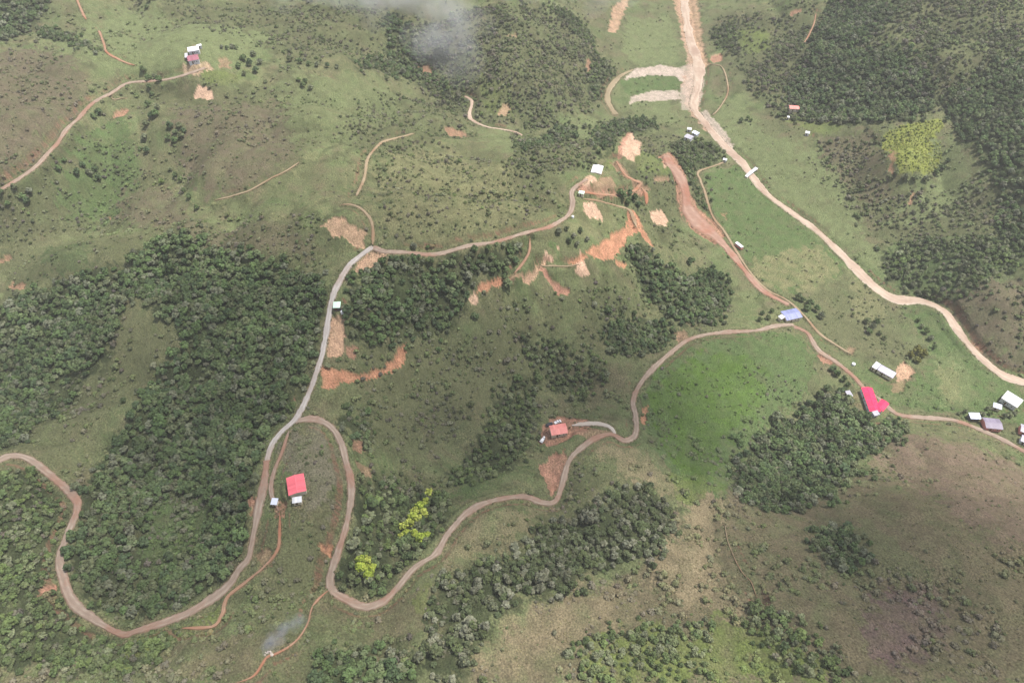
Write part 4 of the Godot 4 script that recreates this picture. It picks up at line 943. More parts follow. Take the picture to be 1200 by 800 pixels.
func in_poly(flat_pts: Array) -> PackedVector2Array:
	var poly := PackedVector2Array()
	for k in range(0, flat_pts.size(), 2): poly.append(Vector2(flat_pts[k], flat_pts[k + 1]))
	return poly

func in_clearing(q: Vector2) -> bool:
	for c in CLEARINGS:
		var w := q + Vector2(noise_fine.get_noise_2d(q.x * 1.3, q.y * 1.3 + 9.0), noise_fine.get_noise_2d(q.x * 1.3 + 50.0, q.y * 1.3)) * 7.0
		if Geometry2D.is_point_in_polygon(w, in_poly(c)): return true
	return false

func scatter(flat_pts: Array, gap: float, chance: float, lo_r: float, hi_r: float, colours: Array, wood: int, shapes: int, rough_edge: float, clear: float) -> Array[Plant]:
	var poly := in_poly(flat_pts)
	var lo := Vector2(1e6, 1e6)
	var hi := -lo
	for q in poly:
		lo = lo.min(q)
		hi = hi.max(q)
	var out: Array[Plant] = []
	var continue_here := false
	var z := lo.y
	while z < hi.y:
		var x := lo.x
		while x < hi.x:
			var q := Vector2(x + rng.randf_range(-0.48, 0.48) * gap, z + rng.randf_range(-0.48, 0.48) * gap)
			var pick := rng.randf()
			var clump := noise.get_noise_2d(q.x * 2.4, q.y * 2.4)
			var off := Vector2(noise_fine.get_noise_2d(q.x, q.y), noise_fine.get_noise_2d(q.x + 70.0, q.y)) * rough_edge
			var inside := 0.5 * int(Geometry2D.is_point_in_polygon(q + off, poly)) + 0.5 * int(Geometry2D.is_point_in_polygon(q - off * 1.8 + Vector2(rng.randf_range(-3.0, 3.0), rng.randf_range(-3.0, 3.0)), poly))
			if pick < (chance + clump * 0.9 * (1.0 if chance < 0.9 else 0.75)) * inside:
				var o := spot_at(q.x, q.y)
				if (bare[o] == 0 or bare[o] == 2 and shapes == 3) and road_d[o] > clear:
					if shapes == 6 and rng.randf() < 0.85 and in_clearing(q): continue_here = true
					else: continue_here = false
				else: continue_here = true
				if not continue_here:
					var p := Plant.new()
					var f := pow(rng.randf(), 1.6)
					p.r = lerpf(lo_r, hi_r, f) * (1.45 if rng.randf() < 0.09 else 1.0)
					p.at = Vector3(q.x, ground(q.x, q.y) - 0.05, q.y)
					p.tall = rng.randf_range(0.8, 1.25)
					p.turn = rng.randf() * TAU
					p.shape = rng.randi() % shapes
					var c: Color = colours[rng.randi() % colours.size()]
					var g := 1.0 + 0.45 * noise_fine.get_noise_2d(q.x * 0.5 + 33.0, q.y * 0.5)
					if shapes == 5: c = c.lerp(tint[o], rng.randf_range(0.0, 0.4))
					p.leaf = Color(snappedf(c.r * g, 0.004), snappedf(c.g * g, 0.004), snappedf(c.b * g, 0.004))
					p.wood = wood
					p.seen = apparent(p.at, p.r)
					out.append(p)
			x += gap
		z += gap
	return out

func look(p: Plant, small: float, large: float) -> String:
	var lum := p.leaf.r * 0.3 + p.leaf.g * 0.6 + p.leaf.b * 0.1
	var size := "small " if p.r < small else "large " if p.r > large else "middling "
	return size + ("silvery" if lum > 0.125 else "dark" if lum < 0.075 else "yellowish" if p.leaf.b < p.leaf.g * 0.44 else "olive")

func set_tree(called: String, p: Plant, shapes: Array[ArrayMesh]) -> Node3D:
	var t := thing(called, p.at, p.turn)
	var crown := part("crown", shapes[p.shape], leaf_material(p.leaf), t)
	crown.scale = Vector3(p.r, p.r * p.tall, p.r)
	var stem := part("trunk", trunk, surface("bark", Color(0.36, 0.30, 0.24)), t)
	stem.scale = Vector3(p.r, p.r * p.tall, p.r)
	return t

func set_mass(parent: Node, called: String, list: Array, shapes: Array[ArrayMesh], white: Material) -> void:
	for s in shapes.size():
		var mine: Array = list.filter(func(p): return p.shape == s)
		if mine.is_empty(): continue
		var mm := MultiMesh.new()
		mm.transform_format = MultiMesh.TRANSFORM_3D
		mm.use_colors = true
		mm.mesh = shapes[s]
		mm.instance_count = mine.size()
		for k in mine.size():
			var p: Plant = mine[k]
			mm.set_instance_transform(k, Transform3D(Basis(Vector3.UP, p.turn).scaled(Vector3(p.r, p.r * p.tall, p.r)), p.at))
			mm.set_instance_color(k, p.leaf)
		var o := MultiMeshInstance3D.new()
		o.name = called
		o.multimesh = mm
		o.material_override = white
		parent.add_child(o, true)

# how far a spot lies outside the edge of its own line (samples close to it only)
func near_line(_all: Array, line: Array, x: float, z: float) -> float:
	var best := 1e6
	for q in line:
		var dx: float = q.x - x
		if absf(dx) > 8.0: continue
		var dz: float = q.z - z
		best = minf(best, sqrt(dx * dx + dz * dz) - q.w * 0.5)
	return best

func rubble() -> void:
	var r := RandomNumberGenerator.new()
	r.seed = 12
	var at := Vector3(SMOKE[0], ground(SMOKE[0], SMOKE[1] + 2.0), SMOKE[1] + 2.0)
	var t := thing("rubble_heap", at)
	tag(t, "small heap of pale stones below the drifting smoke", "rubble")
	for k in 16:
		var st := begin()
		var s := r.randf_range(0.2, 0.5)
		box(st, Vector3(-s, -s * 0.6, -s * 0.8), Vector3(s, s * 0.6, s * 0.8))
		var o := part("stone", done(st), surface("stone", Color(0.62, 0.58, 0.55)), t, Vector3(r.randfn() * 0.9, 0.15 + r.randf() * 0.35, r.randfn() * 0.7))
		o.rotation = Vector3(r.randf() * 6.0, r.randf() * 6.0, r.randf() * 6.0)

func plant_all(runs: Array) -> void:
	for k in 6: crowns.append(crown_mesh(100 + k, 9 + k % 3, 34, 0.24, 0.66, 1.25))
	for k in 5: bushes.append(crown_mesh(300 + k, 5 + k % 2, 22, 0.3, 0.6, 0.75))
	trunk = trunk_mesh()
	var white := StandardMaterial3D.new()
	white.vertex_color_use_as_albedo = true
	white.roughness = 0.75
	white.metallic_specular = 0.25
	white.cull_mode = BaseMaterial3D.CULL_DISABLED
	# woods
	var all: Array[Plant] = []
	for w in WOODS.size():
		var q: Array = WOODS[w]
		all.append_array(scatter(q[5], float(q[1]) * 0.78, 1.0, float(q[2]) * 0.95, float(q[3]) * 0.92, LEAVES[q[4]], w, 6, 9.0, 0.7))
	all.sort_custom(func(a, b): return a.seen > b.seen)
	print("trees ", all.size())
	for k in mini(300, all.size()):
		var t := set_tree("forest_tree", all[k], crowns)
		tag(t, look(all[k], 1.5, 2.0) + " tree in the " + str(WOODS[all[k].wood][0]), "tree", "trees of the " + str(WOODS[all[k].wood][0]))
	for w in WOODS.size():
		var rest: Array = all.slice(300).filter(func(p): return p.wood == w)
		if rest.is_empty(): continue
		var o := thing("woodland", Vector3.ZERO)
		tag(o, WOODS[w][0], "woodland", "", "stuff")
		set_mass(o, "canopy", rest, crowns, white)
	# scrub
	var low: Array[Plant] = []
	for w in SCRUB.size():
		var q: Array = SCRUB[w]
		low.append_array(scatter(q[4], float(q[0]) * 0.62, float(q[1]) * 0.8, q[2], q[3], LEAVES["mid"] + LEAVES["grey"] + LEAVES["dry"], w, 5, 6.0, 0.8))
	for w in WOODS.size():      # the ragged fringe of each wood
		low.append_array(scatter(WOODS[w][5], 3.0, 0.55, 0.4, 1.7, LEAVES["mid"] + LEAVES["grey"] + LEAVES["dry"], -1, 5, 26.0, 0.8))
	for k in 110000:
		var v := rng.randf() * (ROWS - 2)
		var z := row_z(v)
		var x := (rng.randf() * 2.0 - 1.0) * half(z)
		var o := spot_at(x, z)
		var clump := noise.get_noise_2d(x * 2.0 + 900.0, z * 2.0) * 1.5 + noise_fine.get_noise_2d(x * 0.8, z * 0.8 + 40.0)
		var hollow := clampf((base_height(x, z) - hgt[o]) / 5.0, -0.3, 0.6)
		if rng.randf() > 0.09 + clump * 0.5 + hollow * 0.45 or bare[o] or road_d[o] < 0.8: continue
		var p := Plant.new()
		p.at = Vector3(x, ground(x, z) - 0.05, z)
		p.r = lerpf(0.25, 1.1 + maxf(0.0, hollow) * 1.6, pow(rng.randf(), 2.4))
		p.tall = rng.randf_range(0.6, 1.1)
		p.turn = rng.randf() * TAU
		p.shape = rng.randi() % 5
		var c: Color = LEAVES.dry[rng.randi() % 4] if noise.get_noise_2d(x * 1.2, z * 1.2 - 600.0) + rng.randf_range(-0.2, 0.2) > 0.12 else LEAVES.mid[rng.randi() % 6]
		p.leaf = c.lerp(tint[o], rng.randf_range(0.2, 0.7))
		p.wood = -1
		p.seen = 0.0
		low.append(p)
	for p in low:
		if p.wood < 0: p.seen = 0.0
	low.sort_custom(func(a, b): return a.seen > b.seen)
	print("shrubs ", low.size())
	for k in mini(250, low.size()):
		var p := low[k]
		var t := thing("shrub", p.at, p.turn)
		var c := part("foliage", bushes[p.shape], leaf_material(p.leaf), t)
		c.scale = Vector3(p.r, p.r * p.tall, p.r)
		tag(t, look(p, 0.95, 1.3) + " shrub " + str(SCRUB[p.wood][5]), "shrub", "shrubs " + str(SCRUB[p.wood][5]))
	var scrub := thing("scrub", Vector3.ZERO)
	tag(scrub, "low scrub dotted thickly over the hillsides", "scrub", "", "stuff")
	set_mass(scrub, "bushes", low.slice(250), bushes, white)
	var crop: Array[Plant] = []
	for p in PATCHES:
		if p[0] == "yellow" and float(p[1]) > 0.9: crop.append_array(scatter(p[3], 1.9, 1.0, 0.5, 1.1, [Color(0.24, 0.27, 0.07), Color(0.20, 0.24, 0.06), Color(0.28, 0.29, 0.09)], 0, 3, 3.0, 0.5))
	var plot := thing("crop", Vector3.ZERO)
	tag(plot, "bright lime green crop on a rounded knoll right of the river", "crop", "", "stuff")
	set_mass(plot, "crop_plants", crop, bushes, white)
	# trees that stand apart
	for s in SINGLES:
		var pts: Array = s[3]
		for k in range(0, pts.size(), 2):
			var p := Plant.new()
			p.at = Vector3(pts[k], ground(pts[k], pts[k + 1]) - 0.05, pts[k + 1])
			p.r = float(s[1]) * rng.randf_range(0.8, 1.2)
			p.tall = rng.randf_range(0.95, 1.3)
			p.turn = rng.randf() * TAU
			p.shape = rng.randi() % 6
			p.leaf = LEAVES[s[2]][rng.randi() % LEAVES[s[2]].size()]
			tag(set_tree("pasture_tree", p, crowns), s[0], "tree", "trees: " + str(s[0]))
	for g in 2:
		var pts: Array = BAMBOO[g]
		for k in range(0, pts.size(), 2):
			var p := Plant.new()
			p.at = Vector3(pts[k], ground(pts[k], pts[k + 1]), pts[k + 1])
			p.r = rng.randf_range(2.0, 2.7)
			p.tall = rng.randf_range(1.25, 1.6)
			p.turn = rng.randf() * TAU
			p.shape = rng.randi() % 6
			p.leaf = LEAVES.bamboo[rng.randi() % 3]
			tag(set_tree("bamboo_clump", p, crowns), ["bright yellow green clump in the larger patch inside the hairpin wood", "bright yellow green clump in the smaller patch beside the hairpin"][g], "bamboo", ["larger bright yellow green patch", "smaller bright yellow green patch"][g])
	# grass
	var tufts: Array[ArrayMesh] = [tuft_mesh(1), tuft_mesh(2), tuft_mesh(3)]
	var blades: Array[Plant] = []
	for k in 90000:
		var v := rng.randf() * (ROWS - 2)
		var z := row_z(v)
		var x := (rng.randf() * 2.0 - 1.0) * half(z)
		var clump := noise.get_noise_2d(x * 4.0, z * 4.0) + noise_fine.get_noise_2d(x, z) * 0.6
		if rng.randf() > 0.45 + clump: continue
		var o := spot_at(x, z)
		if bare[o] or road_d[o] < 0.8: continue
		var p := Plant.new()
		p.at = Vector3(x, ground(x, z) - 0.06, z)
		p.r = rng.randf_range(0.4, 0.95)
		p.tall = rng.randf_range(0.6, 1.1)
		p.turn = rng.randf() * TAU
		p.shape = rng.randi() % 3
		var f := rng.randf_range(0.5, 0.95)
		var c := tint[o]
		p.leaf = Color(c.r * f * 0.95, c.g * f, c.b * f * 0.9)
		blades.append(p)
	for line in runs:      # the grassy verges creep over the edges of roads and paths
		for q in line:
			for k in 5:
				var a := rng.randf() * TAU
				var x: float = q.x + cos(a) * (q.w * 0.5 + rng.randf_range(-0.25, 1.6))
				var z: float = q.z + sin(a) * (q.w * 0.5 + rng.randf_range(-0.25, 1.6))
				var o := spot_at(x, z)
				if rng.randf() < 0.35 + noise_fine.get_noise_2d(x * 0.7, z * 0.7): continue
				if bare[o] and road_d[o] > 1.2: continue
				if near_line(runs, line, x, z) < -0.2: continue
				var p := Plant.new()
				p.at = Vector3(x, ground(x, z) + 0.12, z)
				p.r = rng.randf_range(0.35, 0.9)
				p.tall = rng.randf_range(0.5, 1.0)
				p.turn = rng.randf() * TAU
				p.shape = rng.randi() % 3
				var c := lin(SEEN.rough if rng.randf() < 0.6 else SEEN.olive, rng.randf_range(0.5, 0.9))
				p.leaf = c
				blades.append(p)
	print("tufts ", blades.size())
	var grass := thing("grass", Vector3.ZERO)
	tag(grass, "rough tussocky grass over the pasture hills", "grass", "", "stuff")
	set_mass(grass, "tussocks", blades, tufts, white)

# ------------------------------------------------------------------ buildings
const PAINT := {
	"maroon": Color8(140, 92, 104), "white": Color8(196, 197, 203), "grey": Color8(160, 158, 170), "mint": Color8(196, 224, 208), "salmon": Color8(214, 104, 116),
	"paleblue": Color8(198, 204, 224), "pink": Color8(206, 132, 126), "slate": Color8(128, 134, 172), "lavender": Color8(172, 168, 190), "crimson": Color8(218, 52, 92),
	"violet": Color8(128, 120, 138), "cream": Color8(206, 196, 178), "dark": Color8(80, 74, 80), "rosewall": Color8(196, 128, 122), "darkcar": Color8(52, 54, 62), "wood": Color8(92, 66, 48), "glass": Color8(44, 52, 60),
}

func box(st: SurfaceTool, lo: Vector3, hi: Vector3) -> void:
	var c := [Vector3(lo.x, lo.y, lo.z), Vector3(hi.x, lo.y, lo.z), Vector3(hi.x, lo.y, hi.z), Vector3(lo.x, lo.y, hi.z), Vector3(lo.x, hi.y, lo.z), Vector3(hi.x, hi.y, lo.z), Vector3(hi.x, hi.y, hi.z), Vector3(lo.x, hi.y, hi.z)]
	for q in [[4, 5, 6, 7], [0, 3, 2, 1], [0, 1, 5, 4], [1, 2, 6, 5], [2, 3, 7, 6], [3, 0, 4, 7]]: face(st, c[q[0]], c[q[1]], c[q[2]], c[q[3]])

func face(st: SurfaceTool, a: Vector3, b: Vector3, c: Vector3, d: Vector3, col := Color.WHITE) -> void:
	for p in [a, b, c, a, c, d]:
		st.set_color(col)
		st.set_smooth_group(-1)
		st.add_vertex(p)

func begin() -> SurfaceTool:
	var st := SurfaceTool.new()
	st.begin(Mesh.PRIMITIVE_TRIANGLES)
	return st

func done(st: SurfaceTool) -> ArrayMesh:
	st.generate_normals()
	return st.commit()

func box_mesh(lo: Vector3, hi: Vector3) -> ArrayMesh:
	var st := begin()
	box(st, lo, hi)
	return done(st)

func painted(called: String, rough := 0.55) -> StandardMaterial3D:
	return surface("paint_" + called, PAINT[called], rough, true)

# one slope of ribbed sheets from the high line to the low line; each sheet a little off in tone
func slope_mesh(a: Vector3, b: Vector3, down: Vector3, r: RandomNumberGenerator) -> ArrayMesh:
	var st := begin()
	var long := (b - a).length()
	var n := maxi(4, int(long / 0.24))
	var up := (b - a).cross(down).normalized()
	if up.y < 0.0: up = -up
	var tone := 1.0
	var old := a
	for k in n:
		if k % 4 == 0: tone = r.randf_range(0.74, 1.0)
		var col := Color(tone, tone, tone)
		var e := a.lerp(b, (k + 1.0) / n)
		var m0 := old.lerp(e, 0.55)
		var rise := up * 0.035
		face(st, old, m0, m0 + down, old + down, col)
		face(st, m0, m0.lerp(e, 0.3) + rise, m0.lerp(e, 0.3) + rise + down, m0 + down, col)
		face(st, m0.lerp(e, 0.3) + rise, m0.lerp(e, 0.7) + rise, m0.lerp(e, 0.7) + rise + down, m0.lerp(e, 0.3) + rise + down, col)
		face(st, m0.lerp(e, 0.7) + rise, e, e + down, m0.lerp(e, 0.7) + rise + down, col)
		old = e
	var th := -up * 0.08
	face(st, a + th, a + down + th, b + down + th, b + th)
	face(st, a + down, b + down, b + down + th, a + down + th)
	face(st, a, a + down, a + down + th, a + th)
	face(st, b, b + th, b + down + th, b + down)
	return done(st)

func build_house(q: Array) -> void:
	var l: float = q[5]
	var w: float = q[6]
	var wh: float = q[7]
	var at := Vector3(q[2], 0, q[3])
	at.y = ground(at.x, at.z) + 0.3
	var t := thing(q[0], at, q[4])
	tag(t, q[1], str(q[0]).replace("_", " "))
	var r := RandomNumberGenerator.new()
	r.seed = int(l * 97.0 + w * 13.0)
	var gable: bool = q[11] == "gable"
	var rise: float = float(q[8]) * (w * 0.5 if gable else w)
	var hx := l * 0.5 - 0.35
	var hz := w * 0.5 - 0.4
	var st := begin()
	box(st, Vector3(-hx, -1.5, -hz), Vector3(hx, wh, hz))
	for s in [-1.0, 1.0]:
		var x: float = s * hx
		if gable:
			for p in [Vector3(x, wh, -hz), Vector3(x, wh, hz), Vector3(x, wh + rise * hz / (w * 0.5), 0)]:
				st.set_color(Color.WHITE)
				st.add_vertex(p)
		else:
			for p in [Vector3(x, wh, -hz), Vector3(x, wh, hz), Vector3(x, wh + rise * 0.92, -hz)]:
				st.set_color(Color.WHITE)
				st.add_vertex(p)
	if not gable: face(st, Vector3(-hx, wh, -hz), Vector3(hx, wh, -hz), Vector3(hx, wh + rise * 0.92, -hz), Vector3(-hx, wh + rise * 0.92, -hz))
	part("wall", done(st), painted(q[10], 0.85), t)
	var paint := painted(q[9], 0.45)
	if gable:
		var a := Vector3(-l * 0.5, wh + rise + 0.12, 0)
		var b := Vector3(l * 0.5, wh + rise + 0.12, 0)
		part("roof_slope", slope_mesh(a, b, Vector3(0, -rise, w * 0.5), r), paint, t)
		part("roof_slope", slope_mesh(a, b, Vector3(0, -rise, -w * 0.5), r), paint, t)
		st = begin()
		for s in [-1.0, 1.0]:
			face(st, a + Vector3(-0.05, 0.1, 0), b + Vector3(0.05, 0.1, 0), b + Vector3(0.05, -0.02, 0.25 * s), a + Vector3(-0.05, -0.02, 0.25 * s), Color(0.93, 0.93, 0.93))
		part("ridge_cap", done(st), paint, t)
	else:
		part("roof_slope", slope_mesh(Vector3(-l * 0.5, wh + rise + 0.12, -w * 0.5), Vector3(l * 0.5, wh + rise + 0.12, -w * 0.5), Vector3(0, -rise, w), r), paint, t)
	# doors and windows on the long sides
	part("door", box_mesh(Vector3(-0.45, 0.0, hz - 0.02), Vector3(0.45, minf(2.05, wh - 0.15), hz + 0.05)), painted("wood", 0.7), t, Vector3(-hx * 0.3, 0, 0))
	var n := clampi(int(l / 2.6), 1, 5)
	for s in [-1.0, 1.0]:
		for k in n:
			var x := lerpf(-hx + 0.9, hx - 0.9, (k + 0.5) / n)
			if s > 0.0 and absf(x + hx * 0.3) < 0.95: continue
			var f := part("window", box_mesh(Vector3(-0.42, 0.95, -0.04), Vector3(0.42, minf(1.9, wh - 0.3), 0.04)), painted("white", 0.6), t, Vector3(x, 0, s * hz))
			part("pane", box_mesh(Vector3(-0.34, 1.03, -0.06), Vector3(0.34, minf(1.82, wh - 0.38), 0.06)), painted("glass", 0.2), f)

func wheel_mesh(r: float, w: float) -> ArrayMesh:
	var st := begin()
	for i in 14:
		var a := i * TAU / 14.0
		var b := (i + 1) * TAU / 14.0
		var p := Vector3(cos(a) * r, sin(a) * r, 0)
		var q := Vector3(cos(b) * r, sin(b) * r, 0)
		var o := Vector3(0, 0, w * 0.5)
		face(st, p - o, q - o, q + o, p + o)
		face(st, p + o, q + o, o, o)
		face(st, q - o, p - o, -o, -o)
	return done(st)

func loft(st: SurfaceTool, prof: Array, hw: float, tuck: float) -> void:
	# a closed side profile (x, y) given width; the upper points lean in by tuck
	var n := prof.size()
	for k in n:
		var a: Vector2 = prof[k]
		var b: Vector2 = prof[(k + 1) % n]
		var wa := hw - tuck * clampf((a.y - 0.8) / 0.7, 0.0, 1.0)
		var wb := hw - tuck * clampf((b.y - 0.8) / 0.7, 0.0, 1.0)
		face(st, Vector3(a.x, a.y, -wa), Vector3(b.x, b.y, -wb), Vector3(b.x, b.y, wb), Vector3(a.x, a.y, wa))
	for s in [-1.0, 1.0]:
		for k in range(1, n - 1):
			for i in [0, k, k + 1]:
				var p: Vector2 = prof[i]
				st.set_color(Color.WHITE)
				st.set_smooth_group(-1)
				st.add_vertex(Vector3(p.x, p.y, s * (hw - tuck * clampf((p.y - 0.8) / 0.7, 0.0, 1.0))))

func build_vehicle(q: Array) -> void:
	var at := Vector3(q[1], ground(q[1], q[2]) + 0.02, q[2])
	var pickup: bool = q[5] == "pickup"
	var t := thing("pickup_truck" if pickup else "car", at, q[3])
	tag(t, q[0], "pickup" if pickup else "car")
	var st := begin()
	loft(st, [Vector2(-2.1, 0.35), Vector2(-2.1, 0.82), Vector2(-1.9, 0.9), Vector2(1.1, 0.92), Vector2(1.95, 0.8), Vector2(2.1, 0.65), Vector2(2.1, 0.35)], 0.86, 0.0)
	part("body", done(st), painted(q[4], 0.25), t)
	st = begin()
	if pickup: loft(st, [Vector2(-0.5, 0.9), Vector2(-0.4, 1.5), Vector2(0.55, 1.5), Vector2(1.15, 0.9)], 0.82, 0.14)
	else: loft(st, [Vector2(-1.9, 0.9), Vector2(-1.45, 1.42), Vector2(0.35, 1.45), Vector2(1.1, 0.9)], 0.82, 0.16)
	var cab := part("cabin", done(st), painted(q[4], 0.25), t)
	st = begin()
	box(st, Vector3(-0.3, 1.0, -0.84), Vector3(0.5, 1.3, 0.84))
	part("side_window", done(st), painted("glass", 0.1), cab)
	st = begin()
	var wx := 0.62 if pickup else 0.45
	face(st, Vector3(wx, 1.46, -0.62), Vector3(wx, 1.46, 0.62), Vector3(wx + 0.58, 0.96, 0.74), Vector3(wx + 0.58, 0.96, -0.74))
	part("windscreen", done(st), painted("glass", 0.1), cab)
	if pickup:
		st = begin()
		for b in [[-2.05, -0.55, -0.84, -0.76], [-2.05, -0.55, 0.76, 0.84], [-2.08, -2.0, -0.8, 0.8]]: box(st, Vector3(b[0], 0.9, b[2]), Vector3(b[1], 1.18, b[3]))
		part("load_bed", done(st), painted(q[4], 0.3), t)
	for x in [-1.3, 1.3]:
		for z in [-0.8, 0.8]: part("wheel", wheel_mesh(0.34, 0.22), surface("rubber", Color(0.12, 0.12, 0.12)), t, Vector3(x, 0.34, z))
	for z in [-0.6, 0.6]: part("headlight", box_mesh(Vector3(2.05, 0.6, z - 0.14), Vector3(2.12, 0.74, z + 0.14)), painted("white", 0.2), t)

func build_bus() -> void:
	var a := Vector2(BUS[0], BUS[1])
	var b := Vector2(BUS[2], BUS[3])
	var m := (a + b) * 0.5
	var t := thing("bus", Vector3(m.x, ground(m.x, m.y) + 0.02, m.y), atan2(-(b.y - a.y), b.x - a.x))
	tag(t, "small white and pink bus parked beside the farm track", "bus")
	part("body", box_mesh(Vector3(-3.3, 0.45, -1.15), Vector3(3.3, 1.55, 1.15)), painted("pink", 0.35), t)
	part("cabin", box_mesh(Vector3(-3.25, 1.55, -1.12), Vector3(3.2, 2.5, 1.12)), painted("white", 0.35), t)
	part("roof", box_mesh(Vector3(-3.3, 2.5, -1.15), Vector3(3.22, 2.68, 1.15)), painted("white", 0.35), t)
	for s in [-1.0, 1.0]:
		for k in 5: part("window", box_mesh(Vector3(-0.5, 1.65, -0.02), Vector3(0.5, 2.35, 0.02)), painted("glass", 0.15), t, Vector3(-2.5 + k * 1.22, 0, s * 1.13))
	part("windscreen", box_mesh(Vector3(3.19, 1.6, -1.0), Vector3(3.24, 2.4, 1.0)), painted("glass", 0.15), t)
	for x in [-2.1, 2.1]:
		for z in [-1.0, 1.0]: part("wheel", wheel_mesh(0.45, 0.28), surface("rubber", Color(0.12, 0.12, 0.12)), t, Vector3(x, 0.45, z))

func build_bridge() -> void:
	var a := Vector2(BRIDGE[0], BRIDGE[1])
	var b := Vector2(BRIDGE[2], BRIDGE[3])
	var m := (a + b) * 0.5
	var l := (a - b).length() * 0.5 + 1.0
	var y := maxf(maxf(ground(a.x, a.y), ground(b.x, b.y)), ground(m.x, m.y) + 2.0) + 0.3
	var t := thing("footbridge", Vector3(m.x, y, m.y), atan2(-(b.y - a.y), b.x - a.x))
	tag(t, "small white footbridge crossing the brown river", "bridge")
	part("deck", box_mesh(Vector3(-l, -0.35, -1.2), Vector3(l, 0, 1.2)), painted("white", 0.8), t)
	for z in [-1.15, 1.15]:
		part("handrail", box_mesh(Vector3(-l, 0.95, z - 0.05), Vector3(l, 1.05, z + 0.05)), painted("white", 0.7), t)
		for k in 7: part("post", box_mesh(Vector3(-0.05, 0, z - 0.05), Vector3(0.05, 0.95, z + 0.05)), painted("white", 0.7), t, Vector3(lerpf(-l + 0.1, l - 0.1, k / 6.0), 0, 0))
	for x in [-l + 0.6, l - 0.6]: part("pier", box_mesh(Vector3(x - 0.5, -3.0, -1.3), Vector3(x + 0.5, -0.35, 1.3)), painted("cream", 0.9), t)

func build_tanks() -> void:
	var said := ["round white water tank beside the valley road", "white water drum behind the mint roofed shed", "white water drum at the bend of the ridge road"]
	for k in 3:
		var x: float = TANKS[k * 2]
		var z: float = TANKS[k * 2 + 1]
		var t := thing("water_tank", Vector3(x, ground(x, z) + 0.1, z))
		tag(t, said[k], "tank")
		var st := begin()
		var r := 1.15 if k == 0 else 0.85
		var prof := [[-0.4, r], [1.2, r], [1.45, r * 0.8], [1.6, r * 0.3], [1.62, 0.0]]
		for s in prof.size() - 1:
			for i in 16:
				var a := i * TAU / 16.0
				var b := (i + 1) * TAU / 16.0
				face(st, Vector3(cos(a) * prof[s][1], prof[s][0], sin(a) * prof[s][1]), Vector3(cos(b) * prof[s][1], prof[s][0], sin(b) * prof[s][1]), Vector3(cos(b) * prof[s + 1][1], prof[s + 1][0], sin(b) * prof[s + 1][1]), Vector3(cos(a) * prof[s + 1][1], prof[s + 1][0], sin(a) * prof[s + 1][1]))
		part("drum", done(st), painted("white", 0.5), t)
		part("lid", box_mesh(Vector3(-0.28, 1.55, -0.28), Vector3(0.28, 1.68, 0.28)), painted("paleblue", 0.5), t)

# ------------------------------------------------------------------ mist and smoke
func puffs(called: String, label: String, category: String, spots: Array, rise: float, size: float, each: int, dense: float, c: Color, lean: Vector3) -> void:
	var r := RandomNumberGenerator.new()
	r.seed = 77
	var m := FogMaterial.new()
	m.density = dense
	m.albedo = c
	var t := thing(called, Vector3.ZERO)
	tag(t, label, category, "", "stuff")
	for k in range(0, spots.size(), 2):
		for i in each:
			var f := FogVolume.new()
			f.name = "wisp"
			f.shape = RenderingServer.FOG_VOLUME_SHAPE_ELLIPSOID
			var s := size * r.randf_range(0.35, 1.0)
			f.size = Vector3(s * r.randf_range(0.8, 1.6), s * r.randf_range(0.5, 0.9), s)
			f.material = m
			var at := Vector3(spots[k] + r.randfn() * size * 0.3, 0, spots[k + 1] + r.randfn() * size * 0.3)
			at.y = ground(at.x, at.z) + rise + r.randf() * rise
			f.position = at + lean * r.randf()
			f.rotation = Vector3(r.randf(), r.randf() * TAU, r.randf())
			t.add_child(f, true)

# thin broken cloud above the drone, which dulls the sun over the nearer slopes
func clouds() -> void:
	var r := RandomNumberGenerator.new()
	r.seed = 5
	var m := FogMaterial.new()
	m.density = 0.0052
	m.albedo = Color(0.98, 0.98, 0.98)
	for k in CLOUDS.size():
		var q: Array = CLOUDS[k]
		var t := thing("cloud", Vector3(q[0], 620.0, q[1]))
		tag(t, ["thin cloud drifting above the left slopes", "thin cloud drifting above the central gully", "thin cloud drifting above the green field", "thin cloud drifting above the nearest hillside", "thin cloud drifting above the dry slope on the right"][k], "cloud", "", "stuff")
		for i in 7:
			var f := FogVolume.new()
			f.name = "billow"
			f.shape = RenderingServer.FOG_VOLUME_SHAPE_ELLIPSOID
			var s: float = float(q[2]) * r.randf_range(0.7, 1.1)
			f.size = Vector3(s * r.randf_range(0.9, 1.5), 50.0 * r.randf_range(0.6, 1.2), s)
			f.material = m
			f.position = Vector3(r.randfn() * float(q[2]) * 0.35, r.randf_range(-12.0, 12.0), r.randfn() * float(q[2]) * 0.35)
			f.rotation.y = r.randf() * TAU
			t.add_child(f, true)

